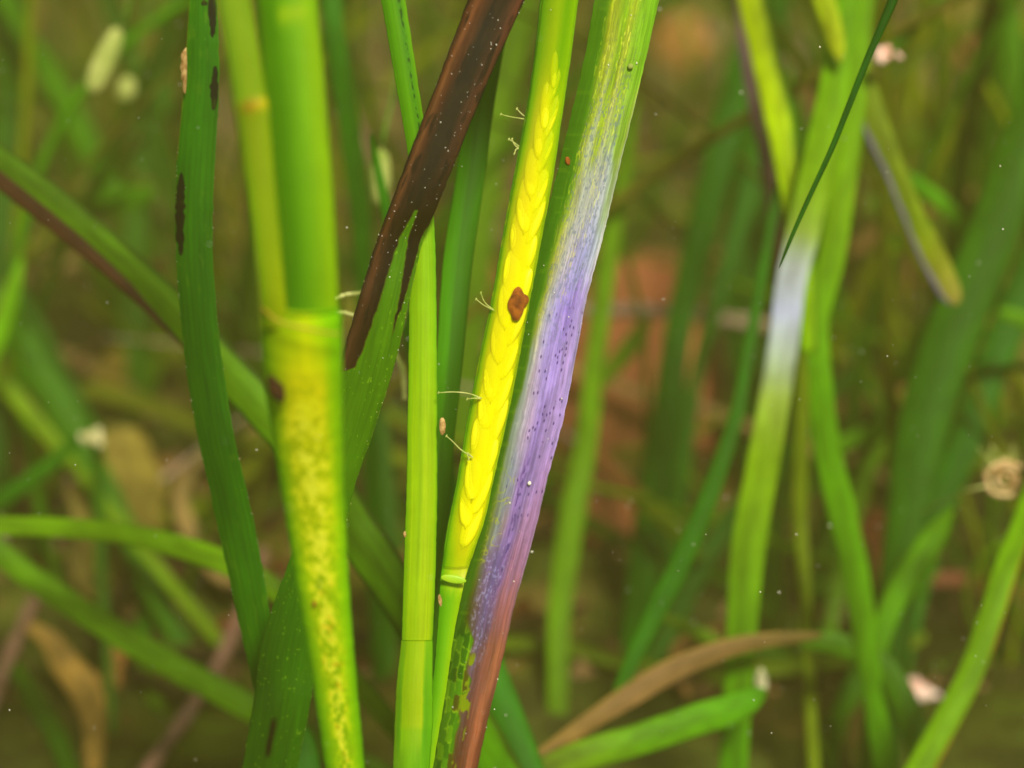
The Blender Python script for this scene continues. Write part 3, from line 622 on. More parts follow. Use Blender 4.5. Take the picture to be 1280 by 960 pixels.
# ------------------------------------------------------------------ thick shoot in front (soft, nearest the lens)
sh = empty('seagrass_shoot', tuple(at(430, 960, 0.2140)))
tag(sh, 'thick yellow-green flowering stem nearest the viewer, mottled yellow below its forked top', 'seagrass shoot')
r_sh = [(385, 326, 424, .2075), (400, 325, 427, .208), (450, 328, 428, .210), (500, 333, 428.5, .2125), (600, 349, 430, .217), (680, 362, 434, .220), (750, 373, 438, .2225), (850, 390, 446, .2265), (960, 406, 456, .231)]
sh_tab = cmap([
 (380, [(0,(80,140,10)),(.12,(130,160,10)),(.4,(150,175,5)),(.6,(180,195,5)),(.85,(130,184,0)),(1,(110,175,0))]),
 (480, [(0,(76,130,8)),(.15,(124,155,5)),(.35,(190,185,5)),(.55,(212,200,5)),(.75,(205,196,5)),(.88,(136,180,0)),(1,(110,170,0))]),
 (600, [(0,(76,140,5)),(.15,(126,165,5)),(.35,(180,184,10)),(.6,(196,194,14)),(.78,(170,182,5)),(.9,(136,176,0)),(1,(104,160,0))]),
 (760, [(0,(84,150,4)),(.15,(120,165,4)),(.35,(150,176,6)),(.6,(160,180,6)),(.8,(140,178,4)),(.9,(124,176,0)),(1,(100,160,4))]),
 (960, [(0,(90,150,4)),(.2,(112,162,4)),(.35,(130,170,4)),(.6,(138,172,4)),(.8,(130,172,4)),(1,(96,156,4))])])
def sheath_col(u, v, Y):
    X = u * 85
    c = sh_tab(u, Y + 20 * (fb(X / 12, Y / 30, 601) - .5))
    band = np.exp(-((u - np.interp(Y, [420, 600, 960], [.52, .52, .56])) / np.interp(Y, [420, 600, 800, 960], [.3, .28, .2, .16])) ** 2)
    m = .55 * fb(X / 9, Y / 11, 602, 3) + .45 * fb(X / 4, Y / 4.5, 605, 2)
    c = mixc(c, (226, 214, 70), np.clip(sstep(.44, .62, m) * band * 1.25 * sstep(430, 560, Y), 0, .95))
    c = mixc(c, (110, 135, 6), sstep(.54, .36, m) * band * .5 * sstep(420, 520, Y))
    rr = sstep(.66, .74, fb(X / 6, Y / 6, 603)) * band * sstep(650, 800, Y); c = mixc(c, (190, 120, 10), rr * .5)
    return c * np.array([1.22, 1.24, 1.0])
to_parent(edged('sheath', r_sh, M_fine, sheath_col, nu=48, step=1.6, top=0, bulge=.2, thick=.6, wob=.6, seed=41), sh)
lr_tab = cmap([(-60, [(0,(90,150,8)),(.3,(80,150,8)),(.6,(96,172,0)),(.9,(126,190,0)),(1,(120,180,20))]), (60, [(0,(86,142,8)),(.25,(82,144,5)),(.6,(116,176,0)),(.9,(146,190,0)),(1,(124,172,10))]),  # left part darker: shade of the leaf's curve put into the colour
 (400, [(0,(84,140,5)),(.3,(80,142,4)),(.6,(112,170,0)),(.9,(146,190,0)),(1,(126,178,0))])])
def lr_col(u, v, Y):
    c = lr_tab(u, Y); b = np.exp(-((Y - 18 + 14 * (u - .5)) / 14) ** 2) * sstep(.25, .4, u) * (1 - sstep(.75, .9, u))
    return mixc(c, (170, 200, 10), b * .7) * (1 + .08 * (fb(u * 14, Y / 70, 611) - .5))[..., None]
to_parent(edged('leaf', [(-40, 318, 394, 0.2040), (0, 322, 397, 0.2040), (180, 336, 412, 0.2050), (330, 350, 421, 0.2065), (410, 350, 424, 0.2080)], M_fine, lr_col, nu=30, step=2, root=False, bulge=.16, thick=.30, seed=42), sh)
ll_tab = cmap([(-60, [(0,(120,160,60)),(.5,(140,176,50)),(1,(120,160,20))]), (118, [(0,(110,158,40)),(.5,(140,172,30)),(1,(130,165,10))]), (133, [(0,(110,150,20)),(.45,(160,130,10)),(.8,(200,180,5)),(1,(190,190,0))]), (146, [(0,(110,150,20)),(.5,(140,160,20)),(1,(140,170,10))]),
 (270, [(0,(120,165,20)),(.5,(146,172,20)),(1,(140,170,10))]), (400, [(0,(110,155,10)),(.5,(150,172,4)),(1,(170,190,0))])])
to_parent(edged('leaf', [(-40, 262, 308, 0.2005), (0, 271, 314, 0.2010), (60, 282, 324, 0.2015), (120, 291, 333, 0.2020), (134, 293, 336, 0.2020), (150, 296, 337, 0.2022), (270, 313, 348, 0.2035), (360, 323, 356, 0.2050), (410, 327, 360, 0.2065)], M_fine,
      lambda u, v, Y: ll_tab(u, Y + 10 * (u - .5)), nu=22, step=2, root=False, bulge=.14, thick=.34, seed=43), sh)
lig = [at(x, y, d) for x, y, d in ((328, 384, 0.2055), (340, 396, 0.2045), (356, 404, 0.2040), (380, 410, 0.2038), (404, 415, 0.2042), (424, 418, 0.2055))]
L_ = tube('ligule', spline(lig, 20), .00010, noise_mat('ligule_rim', [(.35, (165, 130, 30)), (.65, (190, 165, 60))], 500, bump=0)); to_parent(L_, sh)
to_parent(blob('dark_spot', at(345.5, 485, .2092), cam_axes(-18, .00150, .00078, .0003), M_spotd, seed=4, rough=.08), sh)
to_parent(blob('dark_fleck', at(393, 755, .2207), cam_axes(0, .0003, .0002, .0001), M_spot, seed=5), sh)

# ------------------------------------------------------------------ the other blades one can tell apart
G_MID = (60, 128, 10); G_DK = (44, 96, 8); G_LT = (128, 178, 16); G_YL = (158, 190, 14)
def B(label, pts, col, left=None, right=None, root=True, top=.04, cat='seagrass blade', name='seagrass_leaf', mat=None, n=60, nu=14, seed=None, group=None, **kw):
    sd_ = seed if seed is not None else int(pts[0][0] * 7 + pts[0][1] * 3) % 997
    if not isinstance(col, list): col = [(0, col), (1, col)]
    o = ribbon(name, pts, mat or M_back, along(col, left, right, seed=sd_), n=n, root=root, top=top, nu=nu, seed=sd_, **kw)
    return tag(o, label, cat, group)
B('mid green blade close behind the lime blade, passing left of the yellow pod', [(612, 60, .272, 36), (600, 130, .271, 36), (588, 220, .270, 36), (572, 330, .269, 37), (562, 450, .268, 34), (552, 560, .268, 30), (546, 680, .268, 26), (540, 800, .268, 24), (530, 960, .268, 22)],
  [(0, (70, 140, 6)), (1, (76, 146, 4))], n=200, nu=24, mat=M_fine, top=.06)
B('slanting green blade with a dark brown lower edge, crossing behind the thick stem', [(-60, 156, .315, 40), (0, 204, .313, 41), (100, 282, .310, 42), (200, 370, .306, 44), (300, 480, .302, 48), (400, 590, .30, 54), (440, 655, .30, 58), (500, 745, .30, 56), (560, 850, .302, 54), (640, 990, .305, 52)],
  [(0, (66, 106, 30)), (.3, (84, 128, 14)), (.5, (98, 148, 10)), (.75, (78, 140, 8)), (1, (50, 112, 10))], root=True, top=.03, n=220, nu=30, left=((60, 90, 20), .12), right=((44, 92, 14), .1), wob=1.2)
bpy.context.view_layer.update()
# its decayed lower edge, a dark strip running along the first part
def strip_part(parent, pts, col, **kw):
    o = ribbon('decayed_edge', pts, M_back, along([(0, col), (1, col)]), n=60, nu=8, **kw); o.parent = parent; return o
diag = [o for o in C.objects if o.get('label', '').startswith('slanting green blade with a dark brown')][0]
strip_part(diag, [(-55, 180, .3115, 14), (-12, 216, .3105, 20), (80, 290, .3075, 21), (150, 351, .305, 15), (205, 408, .303, 7), (240, 446, .302, 2)], (70, 42, 28), thick=.2, bulge=.1, wob=3, seed=5)
B('pale green blade arching to the right over the tan leaf at lower left', [(-60, 655, .335, 24), (0, 657, .335, 24), (80, 660, .333, 25), (160, 668, .33, 27), (230, 685, .328, 29), (300, 712, .325, 30), (360, 750, .324, 28), (400, 800, .324, 26)], (112, 160, 22), top=.02, n=80)
B('long green blade sloping down to the right across the lower left corner', [(-60, 640, .36, 30), (0, 692, .36, 31), (80, 750, .357, 31), (160, 800, .353, 33), (240, 845, .35, 34), (320, 888, .348, 34), (400, 930, .348, 32)], (92, 142, 18), top=.02, n=80)
B('light green short blade rising at the left edge below the slanting blade', [(28, 320, .40, 12), (14, 370, .40, 18), (-10, 440, .40, 22), (-50, 520, .40, 24)], (110, 170, 20), top=0, tips=(.006, 0))
B('dark green blade standing in the far upper left corner', [(2, -60, .5, 48), (14, 40, .5, 46), (16, 140, .49, 44), (8, 300, .48, 40)], G_DK)
B('green blade curving down from upper left to a short horizontal green piece', [(60, 90, .48, 28), (95, 150, .475, 30), (125, 210, .47, 32), (142, 250, .465, 38)], (70, 128, 16), root=False, top=.05)
B('short green blade piece lying level at upper left', [(105, 262, .47, 26), (150, 250, .468, 32), (195, 240, .466, 22)], (78, 140, 16), root=False, top=0, tips=(.004, .004))
B('pale grey-green blade lying level above the short green piece', [(55, 240, .5, 16), (120, 234, .5, 18), (190, 228, .5, 20)], (130, 138, 66), root=False, top=0, tips=(.003, .003))
B('faint green blade right behind the black-streaked blade, upper left', [(196, 120, .55, 34), (170, 300, .545, 36), (168, 420, .54, 38), (180, 560, .535, 34)], (56, 112, 16))
B('deep green blade behind the left slanting blade, leaning left', [(60, 440, .46, 26), (90, 500, .46, 30), (120, 560, .455, 32), (150, 640, .45, 30)], (44, 96, 16), top=.05)
B('green blade leaning right at the left edge under the slanting blade', [(-40, 330, .44, 40), (20, 420, .44, 42), (70, 500, .438, 40), (120, 590, .435, 34), (170, 690, .43, 28)], (60, 116, 16))
B('yellow-green narrow blade at the left edge halfway down', [(-30, 440, .42, 22), (0, 475, .42, 24), (40, 520, .42, 22), (90, 580, .42, 16)], (120, 158, 24))
B('dark green thin blade running down to the left edge from the pale debris', [(100, 545, .41, 14), (70, 575, .41, 18), (30, 605, .41, 22), (-40, 650, .41, 26)], (50, 116, 16), top=0, root=True)
B('thin dark green stem crossing the tan leaf at lower left', [(122, 560, .405, 16), (124, 640, .405, 17), (127, 720, .403, 16), (132, 790, .40, 12)], (58, 108, 16), top=.005)
B('dim green blade leaning left beneath the long sloping blade', [(10, 830, .43, 22), (45, 880, .43, 26), (75, 930, .428, 26), (95, 990, .426, 24)], (50, 100, 16), top=.01)
B('dull green blade slanting behind the foot of the long sloping blade', [(240, 600, .47, 16), (215, 660, .465, 20), (190, 720, .46, 20), (178, 790, .455, 18)], (50, 112, 18), top=.03)
B('short green blade standing below the middle of the sloping blade', [(168, 780, .41, 10), (182, 830, .41, 22), (196, 880, .408, 20)], (84, 120, 20), top=0, tips=(.006, 0))
B('dark olive blade between the black blade foot and the thick stem', [(365, 880, .30, 18), (375, 930, .30, 40), (386, 1000, .298, 44)], (44, 110, 20), top=0, tips=(.008, 0))
B('broad green blade leaning left behind the foot of the purple blade', [(588, 760, .31, 40), (604, 830, .31, 52), (630, 900, .308, 54), (664, 990, .305, 52)], [(0, (52, 128, 10)), (1, (44, 110, 10))], top=.07, n=80, nu=20)
B('dim green blade left of the lime blade foot', [(470, 500, .42, 20), (482, 600, .415, 24), (489, 720, .41, 26), (480, 860, .405, 28), (476, 990, .40, 28)], (52, 104, 12), top=.06)
B('dim green blade right of the thick stem top', [(412, -30, .36, 28), (420, 60, .36, 26), (440, 180, .365, 28), (452, 290, .37, 26), (456, 380, .375, 22)], (48, 112, 24), top=.03)
B('green blade far behind the black blade, upper centre', [(655, -40, .50, 60), (632, 60, .5, 56), (612, 150, .5, 50), (600, 260, .5, 44)], (96, 140, 24))
B('faint green blade right of the purple blade, half hidden', [(775, 250, .40, 22), (758, 340, .40, 24), (744, 450, .40, 26), (732, 560, .40, 28), (716, 640, .398, 34), (700, 760, .395, 30), (696, 900, .39, 26)], (100, 146, 18), top=.02)
B('short green blade leaning against the faint blade in front of the rust rock', [(812, 395, .43, 14), (790, 430, .43, 24), (764, 462, .425, 20), (740, 490, .42, 14)], (92, 130, 20), root=False, top=0, tips=(.004, .004))
B('dark green blade leaning left, first to the right of the rust rock', [(940, 40, .44, 36), (918, 130, .44, 40), (895, 215, .438, 40), (872, 310, .436, 38), (850, 400, .434, 34), (836, 500, .43, 38), (822, 600, .428, 44), (806, 700, .425, 40), (788, 850, .42, 34)], (44, 112, 12), top=.05, n=90)
B('narrow dark green blade, second to the right of the rust rock', [(962, 100, .46, 26), (942, 210, .46, 28), (918, 300, .456, 24), (896, 380, .452, 20), (872, 460, .45, 18), (856, 560, .446, 22), (846, 640, .444, 18)], (42, 104, 14), top=.04, n=80)
B('broad dim green blade behind the white banded blade', [(948, 130, .5, 54), (940, 240, .5, 56), (930, 340, .5, 56), (938, 460, .5, 50), (950, 600, .495, 46), (960, 760, .49, 40)], (38, 88, 16))
B('thin dark green blade leaning right down to the brown arching blade', [(935, 440, .34, 14), (920, 520, .338, 18), (890, 610, .336, 24), (852, 700, .334, 26), (812, 780, .332, 24), (780, 850, .33, 18), (754, 912, .329, 8)], (44, 112, 4), top=.05, n=80, root=False, tips=(0, .004))
B('dim green blade right of the thin dark leaning blade', [(955, 600, .42, 30), (915, 650, .42, 28), (880, 700, .418, 28), (850, 760, .415, 30)], (44, 100, 16), top=.03)
B('yellow-green blade with olive edge coming down from the top, right of centre', [(925, -60, .352, 36), (941, 0, .352, 38), (962, 90, .35, 38), (982, 190, .345, 34), (998, 280, .342, 30), (1008, 350, .341, 26), (1012, 440, .341, 20)], [(0, (196, 214, 6)), (.6, (176, 204, 10)), (1, (140, 190, 10))], left=((96, 140, 16), .2), root=False, top=.03, n=80)
B('purple-brown withered thin blade left of the yellow-green blade at top', [(920, -60, .37, 12), (928, 40, .37, 12), (938, 110, .37, 14), (952, 175, .37, 15), (966, 260, .368, 16), (976, 340, .366, 14)], [(0, (110, 82, 60)), (.55, (128, 92, 110)), (1, (88, 62, 44))], root=False, top=.03)
B('green blade with a white bleached band', [(1062, -60, .338, 36), (1056, 0, .338, 36), (1048, 80, .338, 38), (1036, 150, .338, 42), (1020, 220, .338, 42), (1004, 290, .338, 42), (990, 345, .338, 38), (980, 420, .338, 38), (968, 500, .338, 40), (950, 600, .338, 42), (936, 680, .338, 44), (928, 770, .338, 40), (920, 900, .338, 36)],
  [(0, (86, 150, 16)), (.25, (110, 168, 16)), (.365, (130, 178, 20)), (.40, (146, 184, 80)), (.44, (194, 204, 204)), (.475, (196, 202, 230)), (.51, (180, 196, 176)), (.59, (136, 178, 30)), (.8, (84, 150, 12)), (1, (54, 120, 10))], n=160, nu=20)
B('yellow-green blade forking upward, right of the white band', [(1090, -60, .345, 34), (1078, 20, .345, 28), (1068, 120, .345, 32), (1054, 230, .345, 34), (1038, 330, .345, 34), (1022, 400, .345, 30), (1026, 480, .345, 30), (1034, 560, .346, 34), (1052, 640, .347, 36), (1070, 720, .348, 34), (1082, 800, .349, 30)],
  [(0, (92, 158, 20)), (.4, (124, 172, 20)), (.55, (96, 160, 10)), (.75, (90, 150, 18)), (1, (60, 130, 14))], n=120)
B('short yellow broken blade tip between the forking blades at upper right', [(1020, -60, .335, 30), (1030, 0, .335, 28), (1042, 40, .335, 24), (1051, 78, .335, 14)], [(0, (110, 158, 20)), (1, (178, 190, 40))], root=False, top=.02, tips=(0, .003))
B('thin dark green edge-on blade crossing the forking blades from upper right', [(1135, -50, .262, 14), (1112, 10, .262, 12), (1086, 70, .262, 9), (1062, 130, .262, 8), (1040, 185, .262, 7), (1010, 250, .262, 6), (990, 295, .262, 5), (974, 336, .262, 3)], (26, 92, 18), root=False, top=.02, n=140, tips=(0, .004), thick=.6)
B('withered green blade with a lilac stripe and pale frayed tip, upper right', [(1082, 110, .345, 28), (1096, 160, .345, 34), (1120, 215, .345, 28), (1142, 270, .345, 28), (1166, 320, .345, 34), (1196, 382, .345, 26)],
  [(0, (120, 150, 40)), (.4, (120, 140, 50)), (.7, (128, 156, 24)), (1, (170, 160, 70))], right=((150, 140, 175), .2), root=False, top=.01, tips=(0, .003), n=80)
B('bright green bent blade behind the withered lilac striped blade', [(1130, 215, .40, 12), (1160, 240, .40, 18), (1190, 266, .40, 20), (1210, 300, .40, 20), (1196, 345, .40, 20), (1168, 395, .40, 26), (1144, 440, .40, 28), (1124, 480, .40, 24)], [(0, (84, 160, 16)), (.6, (110, 165, 30)), (1, (118, 168, 30))], root=False, top=0, tips=(.004, .002))
B('short bright green blade lying slanted under the bent blade', [(1040, 560, .41, 18), (1080, 544, .41, 22), (1110, 530, .41, 22), (1140, 522, .41, 16)], (104, 170, 16), root=False, top=0, tips=(.003, .003))
B('dull green blade under the short slanted one', [(1110, 530, .43, 30), (1085, 580, .43, 26), (1068, 640, .43, 20), (1055, 700, .428, 18)], (92, 138, 30), top=0)
B('wide dark green blade sweeping down the right side', [(1310, 60, .38, 46), (1286, 160, .38, 56), (1246, 280, .378, 64), (1206, 380, .376, 66), (1172, 470, .374, 66), (1148, 560, .372, 62), (1134, 650, .37, 54), (1122, 740, .368, 46), (1114, 840, .366, 40), (1108, 960, .364, 34)], [(0, (66, 118, 8)), (.5, (48, 104, 8)), (1, (36, 84, 8))], n=120, nu=20, top=.04)
B('second wide dark green blade at the right edge behind the first', [(1340, 210, .42, 36), (1306, 300, .42, 42), (1272, 380, .418, 44), (1236, 470, .415, 44), (1204, 560, .412, 40), (1166, 650, .41, 40), (1150, 720, .408, 30)], (40, 106, 18), n=90)
B('green blade standing at the upper right edge', [(1262, -60, .43, 22), (1264, 20, .43, 22), (1268, 100, .43, 24), (1276, 180, .43, 24), (1290, 260, .43, 24)], [(0, (70, 128, 24)), (1, (84, 140, 16))])
B('olive blade slanting from the upper right corner', [(1330, -60, .5, 28), (1262, 4, .5, 26), (1206, 36, .5, 20), (1160, 64, .5, 16), (1100, 110, .5, 12)], (86, 112, 28), root=False, top=0)
B('thin green blade slanting at top, right of the pale debris', [(1200, -50, .38, 10), (1170, 6, .38, 12), (1142, 34, .38, 12), (1110, 68, .38, 10)], (52, 116, 16), root=False, top=.01)
B('green blade end poking in at the right edge', [(1340, 430, .40, 18), (1290, 404, .40, 20), (1246, 388, .40, 14)], (98, 158, 24), root=False, top=0, tips=(0, .003))
B('bright green blade with red edge flecks rising at lower right', [(1310, 560, .33, 26), (1284, 640, .33, 28), (1258, 710, .33, 30), (1236, 780, .328, 32), (1210, 850, .326, 32), (1178, 910, .324, 34), (1140, 980, .322, 36)], [(0, (110, 166, 12)), (1, (120, 166, 16))], left=((170, 120, 40), .06), n=100, nu=18)
B('green blade ending under the coiled worm tube', [(1192, 632, .365, 18), (1172, 665, .365, 30), (1146, 705, .364, 34), (1120, 745, .363, 32), (1100, 800, .362, 26), (1092, 870, .361, 22)], [(0, (100, 160, 16)), (1, (56, 120, 14))], top=0, tips=(.008, 0))
B('orange-tinged thin green blade right of the white banded blade', [(1004, 500, .37, 14), (1002, 570, .37, 18), (1000, 650, .37, 18), (1006, 720, .368, 16), (1010, 800, .366, 14)], (116, 140, 20), top=.02)
B('dark green thin blade leaning right in front of the dark gap', [(1080, 480, .5, 12), (1060, 560, .5, 16), (1040, 660, .5, 18), (1020, 760, .5, 18)], (54, 100, 20), top=.05)
B('tan-brown dead blade arching up from the bottom centre', [(1030, 794, .332, 10), (960, 800, .331, 18), (900, 813, .33, 25), (840, 838, .328, 30), (790, 868, .326, 30), (740, 900, .324, 24), (690, 936, .322, 20), (640, 976, .32, 20)], [(0, (104, 90, 40)), (.3, (132, 104, 58)), (.6, (146, 114, 66)), (.8, (146, 116, 56)), (1, (116, 90, 50))], right=((160, 134, 60), .1), root=False, top=0, tips=(.004, 0), n=90, nu=18)
B('green blade arching down at lower right from the tip of the brown one', [(1000, 800, .35, 20), (1050, 806, .35, 30), (1098, 830, .35, 34), (1128, 872, .348, 34), (1148, 930, .346, 34), (1160, 1000, .344, 32)], [(0, (70, 116, 18)), (1, (40, 96, 14))], top=0)
B('speckled green blade lying low across the bottom right of centre', [(640, 985, .318, 40), (720, 948, .318, 40), (800, 924, .32, 40), (870, 900, .322, 40), (920, 884, .324, 38), (958, 862, .326, 22)], [(0, (100, 110, 90)), (.25, (110, 150, 30)), (.5, (100, 160, 20)), (1, (80, 150, 20))], root=False, top=0, tips=(0, .004), n=80)
B('red-brown then green blade slanting down right behind the purple blade', [(740, 560, .42, 14), (770, 590, .42, 18), (800, 622, .418, 20), (840, 658, .416, 22), (880, 700, .414, 18)], [(0, (140, 80, 50)), (.35, (130, 90, 40)), (.5, (130, 150, 20)), (1, (74, 116, 26))], root=False, top=0)
B('small pale green blade pointing down right, left of the white banded blade', [(826, 768, .37, 14), (860, 785, .37, 18), (905, 805, .37, 16)], (98, 136, 26), root=False, top=0, tips=(.003, .003))
B('dark green blade low in the centre, right of the purple foot', [(660, 700, .48, 20), (690, 780, .478, 22), (705, 850, .475, 22), (700, 960, .47, 22)], (50, 98, 18))
B('grey-mauve withered stem behind the purple blade foot', [(722, 560, .50, 14), (712, 660, .5, 16), (706, 740, .498, 16), (700, 820, .495, 14)], (104, 84, 60), top=.04, name='withered_twig', cat='stem')
B('green blade at the bottom right, left of the red-edged blade', [(1100, 810, .40, 20), (1072, 850, .40, 26), (1048, 900, .398, 26), (1030, 980, .396, 24)], (62, 120, 16), top=.02)
B('short yellow-green blade standing low right of the cream shell', [(1000, 820, .43, 18), (1012, 870, .43, 20), (1022, 930, .428, 18), (1030, 990, .426, 16)], (98, 136, 22), top=.02)
# dim sweeping blades lying over the bed, upper right
for q, (lab, pts, c) in enumerate([
 ('olive blade lying level high behind the purple blade', [(820, 160, .8, 18), (900, 170, .8, 20), (980, 180, .8, 18)], (92, 110, 26)),
 ('wide green blade sweeping level behind the wide dark blade', [(1090, 190, .56, 30), (1150, 176, .56, 44), (1230, 160, .555, 40), (1310, 150, .55, 30)], (92, 134, 20)),
 ('second wide green blade sweeping level below the first', [(1080, 262, .52, 26), (1140, 236, .52, 40), (1210, 212, .515, 40), (1300, 200, .51, 30)], (86, 124, 22)),
 ('tan withered blade sweeping level near the lilac striped one', [(1060, 318, .5, 14), (1100, 290, .5, 18), (1150, 262, .5, 20), (1220, 240, .5, 16)], (150, 118, 60)),
 ('brown twig-like blade lying level behind the coiled worm tube', [(1130, 730, .47, 12), (1190, 724, .47, 18), (1250, 736, .468, 20), (1320, 748, .466, 18)], (140, 84, 60)),
 ('dull green blade slanting low at the far right bottom', [(1130, 860, .45, 10), (1190, 830, .45, 14), (1240, 810, .45, 14), (1310, 840, .45, 16)], (60, 84, 30))]):
    B(lab, pts, c, root=False, top=0, tips=(.004, .004))

# pods
def pod_(label, cx, cy, d, ang, a, b):
    e = empty('seed_capsule', tuple(at(cx, cy, d)))
    tag(e, label, 'seed capsule')
    px = d / FPX
    to_parent(blob('capsule_body', at(cx, cy, d), cam_axes(ang, a * px, b * px, b * px * .7), M_pod, seed=int(cx), rough=.12, nu=20, nv=18, shape=lambda TH, PH: .72 + .28 * np.sin(TH)), e)
    r_ = R(ang)
    tx, ty = cx + math.sin(r_) * a, cy - math.cos(r_) * a
    to_parent(tube('stalk', [at(tx - math.sin(r_) * 4, ty + math.cos(r_) * 4, d), at(tx + 3 + math.sin(r_) * 10, ty - 12, d), at(tx + 14, ty - 60, d + .01), at(tx + 30, ty - 190, d + .02)], [3 * px, 2.5 * px, 2 * px, 2 * px], M_stalk), e)
    return e
M_stalk = noise_mat('stalk_green', [(.3, (60, 104, 20)), (.7, (96, 130, 34))], 200, bump=.2)
pod_('pale yellow-green seed capsule tilted right, hanging at upper left', 131, 76, .37, 24, 54, 15)
pod_('pale seed capsule hanging between the thick stem and the black blade', 476, 222, .33, 2, 44, 13)
pod_('small olive seed capsule beside the tilted pale one', 158, 112, .42, 20, 20, 12)

# shells, debris, coil
def conch(label, cx, cy, d, ang, L0, r0, mat):
    e = empty('sea_snail_shell', tuple(at(cx, cy, d))); tag(e, label, 'shell')
    px = d / FPX; ax = cam_axes(ang, 1, 1, 1); up, rt, fw = np.array(ax[2]), np.array(ax[0]), np.array(ax[1])
    n = 44; t = np.linspace(0, 1, n); th = t * 2 * math.pi * 3.2
    rad = r0 * px * t ** 1.1 * .55; ht = L0 * px * (1 - t)
    P = at(cx, cy, d) + (np.cos(th) * rad)[:, None] * rt + (np.sin(th) * rad)[:, None] * fw + (ht - L0 * px * .45)[:, None] * up
    o = tube('whorl', P, r0 * px * (.10 + .55 * t), mat, sides=12); to_parent(o, e)
    k = P[-1]; o = tube('shell_mouth', [k, k + (rt * .3 + fw * .9) * r0 * px * .3], [r0 * px * .5, r0 * px * .42], mat, sides=12); to_parent(o, e)
    return e
conch('pink and white conical snail shell lying at lower right', 1152, 866, .40, 100, 44, 19, M_shell)
o = blob('bivalve_shell', at(950, 852, .345), cam_axes(-4, .0023, .00115, .0006), M_cream, seed=3, rough=.06, nu=20, nv=14, shape=lambda TH, PH: .85 + .15 * np.cos(PH))
tag(o, 'small cream oval shell above the end of the speckled green blade', 'shell')
def debris(label, cx, cy, d, s, mat, seed):
    e = empty('shell_fragment', tuple(at(cx, cy, d))); tag(e, label, 'shell fragment'); r_ = np.random.RandomState(seed)
    for q in range(5):
        ox, oy = r_.uniform(-1, 1, 2) * s * .6
        px = d / FPX
        to_parent(blob('flake', at(cx + ox, cy + oy, d + r_.uniform(-1, 1) * .001), cam_axes(r_.uniform(0, 180), s * .6 * px * r_.uniform(.6, 1), s * .35 * px, s * .16 * px), mat, seed=seed + q, rough=.25), e)
debris('pinkish white shell debris caught high between the forking blades', 1106, 66, .34, 15, M_shell, 5)
debris('small white shell debris on top of the tan leaf at left', 114, 544, .40, 16, M_cream, 6)
debris('reddish crumb of shell beside the pink debris at upper right', 1124, 68, .345, 7, M_shell, 9)
cx, cy, d = 1255, 600, .335; px = d / FPX; th = np.linspace(0, 2 * math.pi * 2.4, 70); rr = (1 + .22 * (fb(th * 1.3, th * 0, 66) - .5) * 2) * (25 - th * 1.35) * px
ax = cam_axes(0, 1, 1, 1); rt, fw, up = map(np.array, ax)
P = at(cx, cy, d) + (np.cos(th + .6) * rr)[:, None] * rt + (np.sin(th + .6) * rr)[:, None] * up + (th * .00008)[:, None] * fw
e = empty('worm_tube', tuple(at(cx, cy, d))); tag(e, 'coiled tan worm tube with fine hairs at the right edge', 'worm tube')
to_parent(tube('coil', P, np.linspace(3.6, 2.4, 70) * px * (1 + .2 * np.sin(np.arange(70) * 1.9)), M_tube, sides=12), e)
rh = np.random.RandomState(77)
for q in range(24):
    a0 = rh.uniform(.6, 2.7)
    pts = [at(cx, cy, d) + (rt * math.cos(a0) + up * math.sin(a0)) * (16 + (10 + 22 * ((q * 37) % 11) / 11) * s) * px + rt * (math.sin(s * 4 + q) * 8 * s * px) + up * (math.cos(s * 5 + q * 2) * 5 * s * px) for s in np.linspace(0, 1, 7)]
    to_parent(tube('hair', pts, .5 * px, M_hair, sides=5), e)
pts = [at(1240, 606, d), at(1212, 612, d), at(1185, 624, .345), at(1150, 640, .36)]
to_parent(tube('hair', spline(pts, 20), 1.4 * px, M_hair, sides=6), e)

# hydroids: tiny branching hairs on the pod edge
def hydroid(label, rootp, branches, d=.2475, w=1.3):
    e = empty('hydroid', tuple(at(*rootp, d))); tag(e, label, 'hydroid')
    px = d / FPX
    rootp = (rootp[0] + 8, rootp[1] + 2)
    for br in branches:
        pts = spline([(x, y, 0) for x, y in [rootp] + br], 16)
        V = at(pts[:, 0], pts[:, 1], d - .0004 * np.linspace(0, 1, 16))
        to_parent(tube('branch', V, np.linspace(w * .7, w * .45, 16) * px, M_hair, sides=6), e)
        to_parent(blob('polyp', V[-1], cam_axes(30, 2.0 * px, 1.0 * px, 1.0 * px), M_hair, seed=3), e)
hydroid('upper branching hydroid hair on the left edge of the yellow pod', (660, 149), [[(650, 148), (638, 146), (626, 143)], [(654, 144), (646, 136)]])
hydroid('short hydroid tuft on the pod edge below the upper hair', (649, 188), [[(644, 182), (640, 174)], [(646, 186), (643, 192)], [(645, 180), (636, 174)]])
hydroid('hydroid hair on the pod edge beside the brown spot', (611, 387), [[(604, 381), (595, 374)], [(606, 378), (601, 366)]])
hydroid('long level hydroid hair on the pod edge below the spot', (594, 496), [[(586, 492), (566, 490), (548, 491)], [(590, 498), (584, 499)]])
hydroid('lowest slanting hydroid hair on the pod, by the tan crumb', (583, 570), [[(576, 562), (566, 552), (558, 545)], [(584, 566), (586, 574)]])
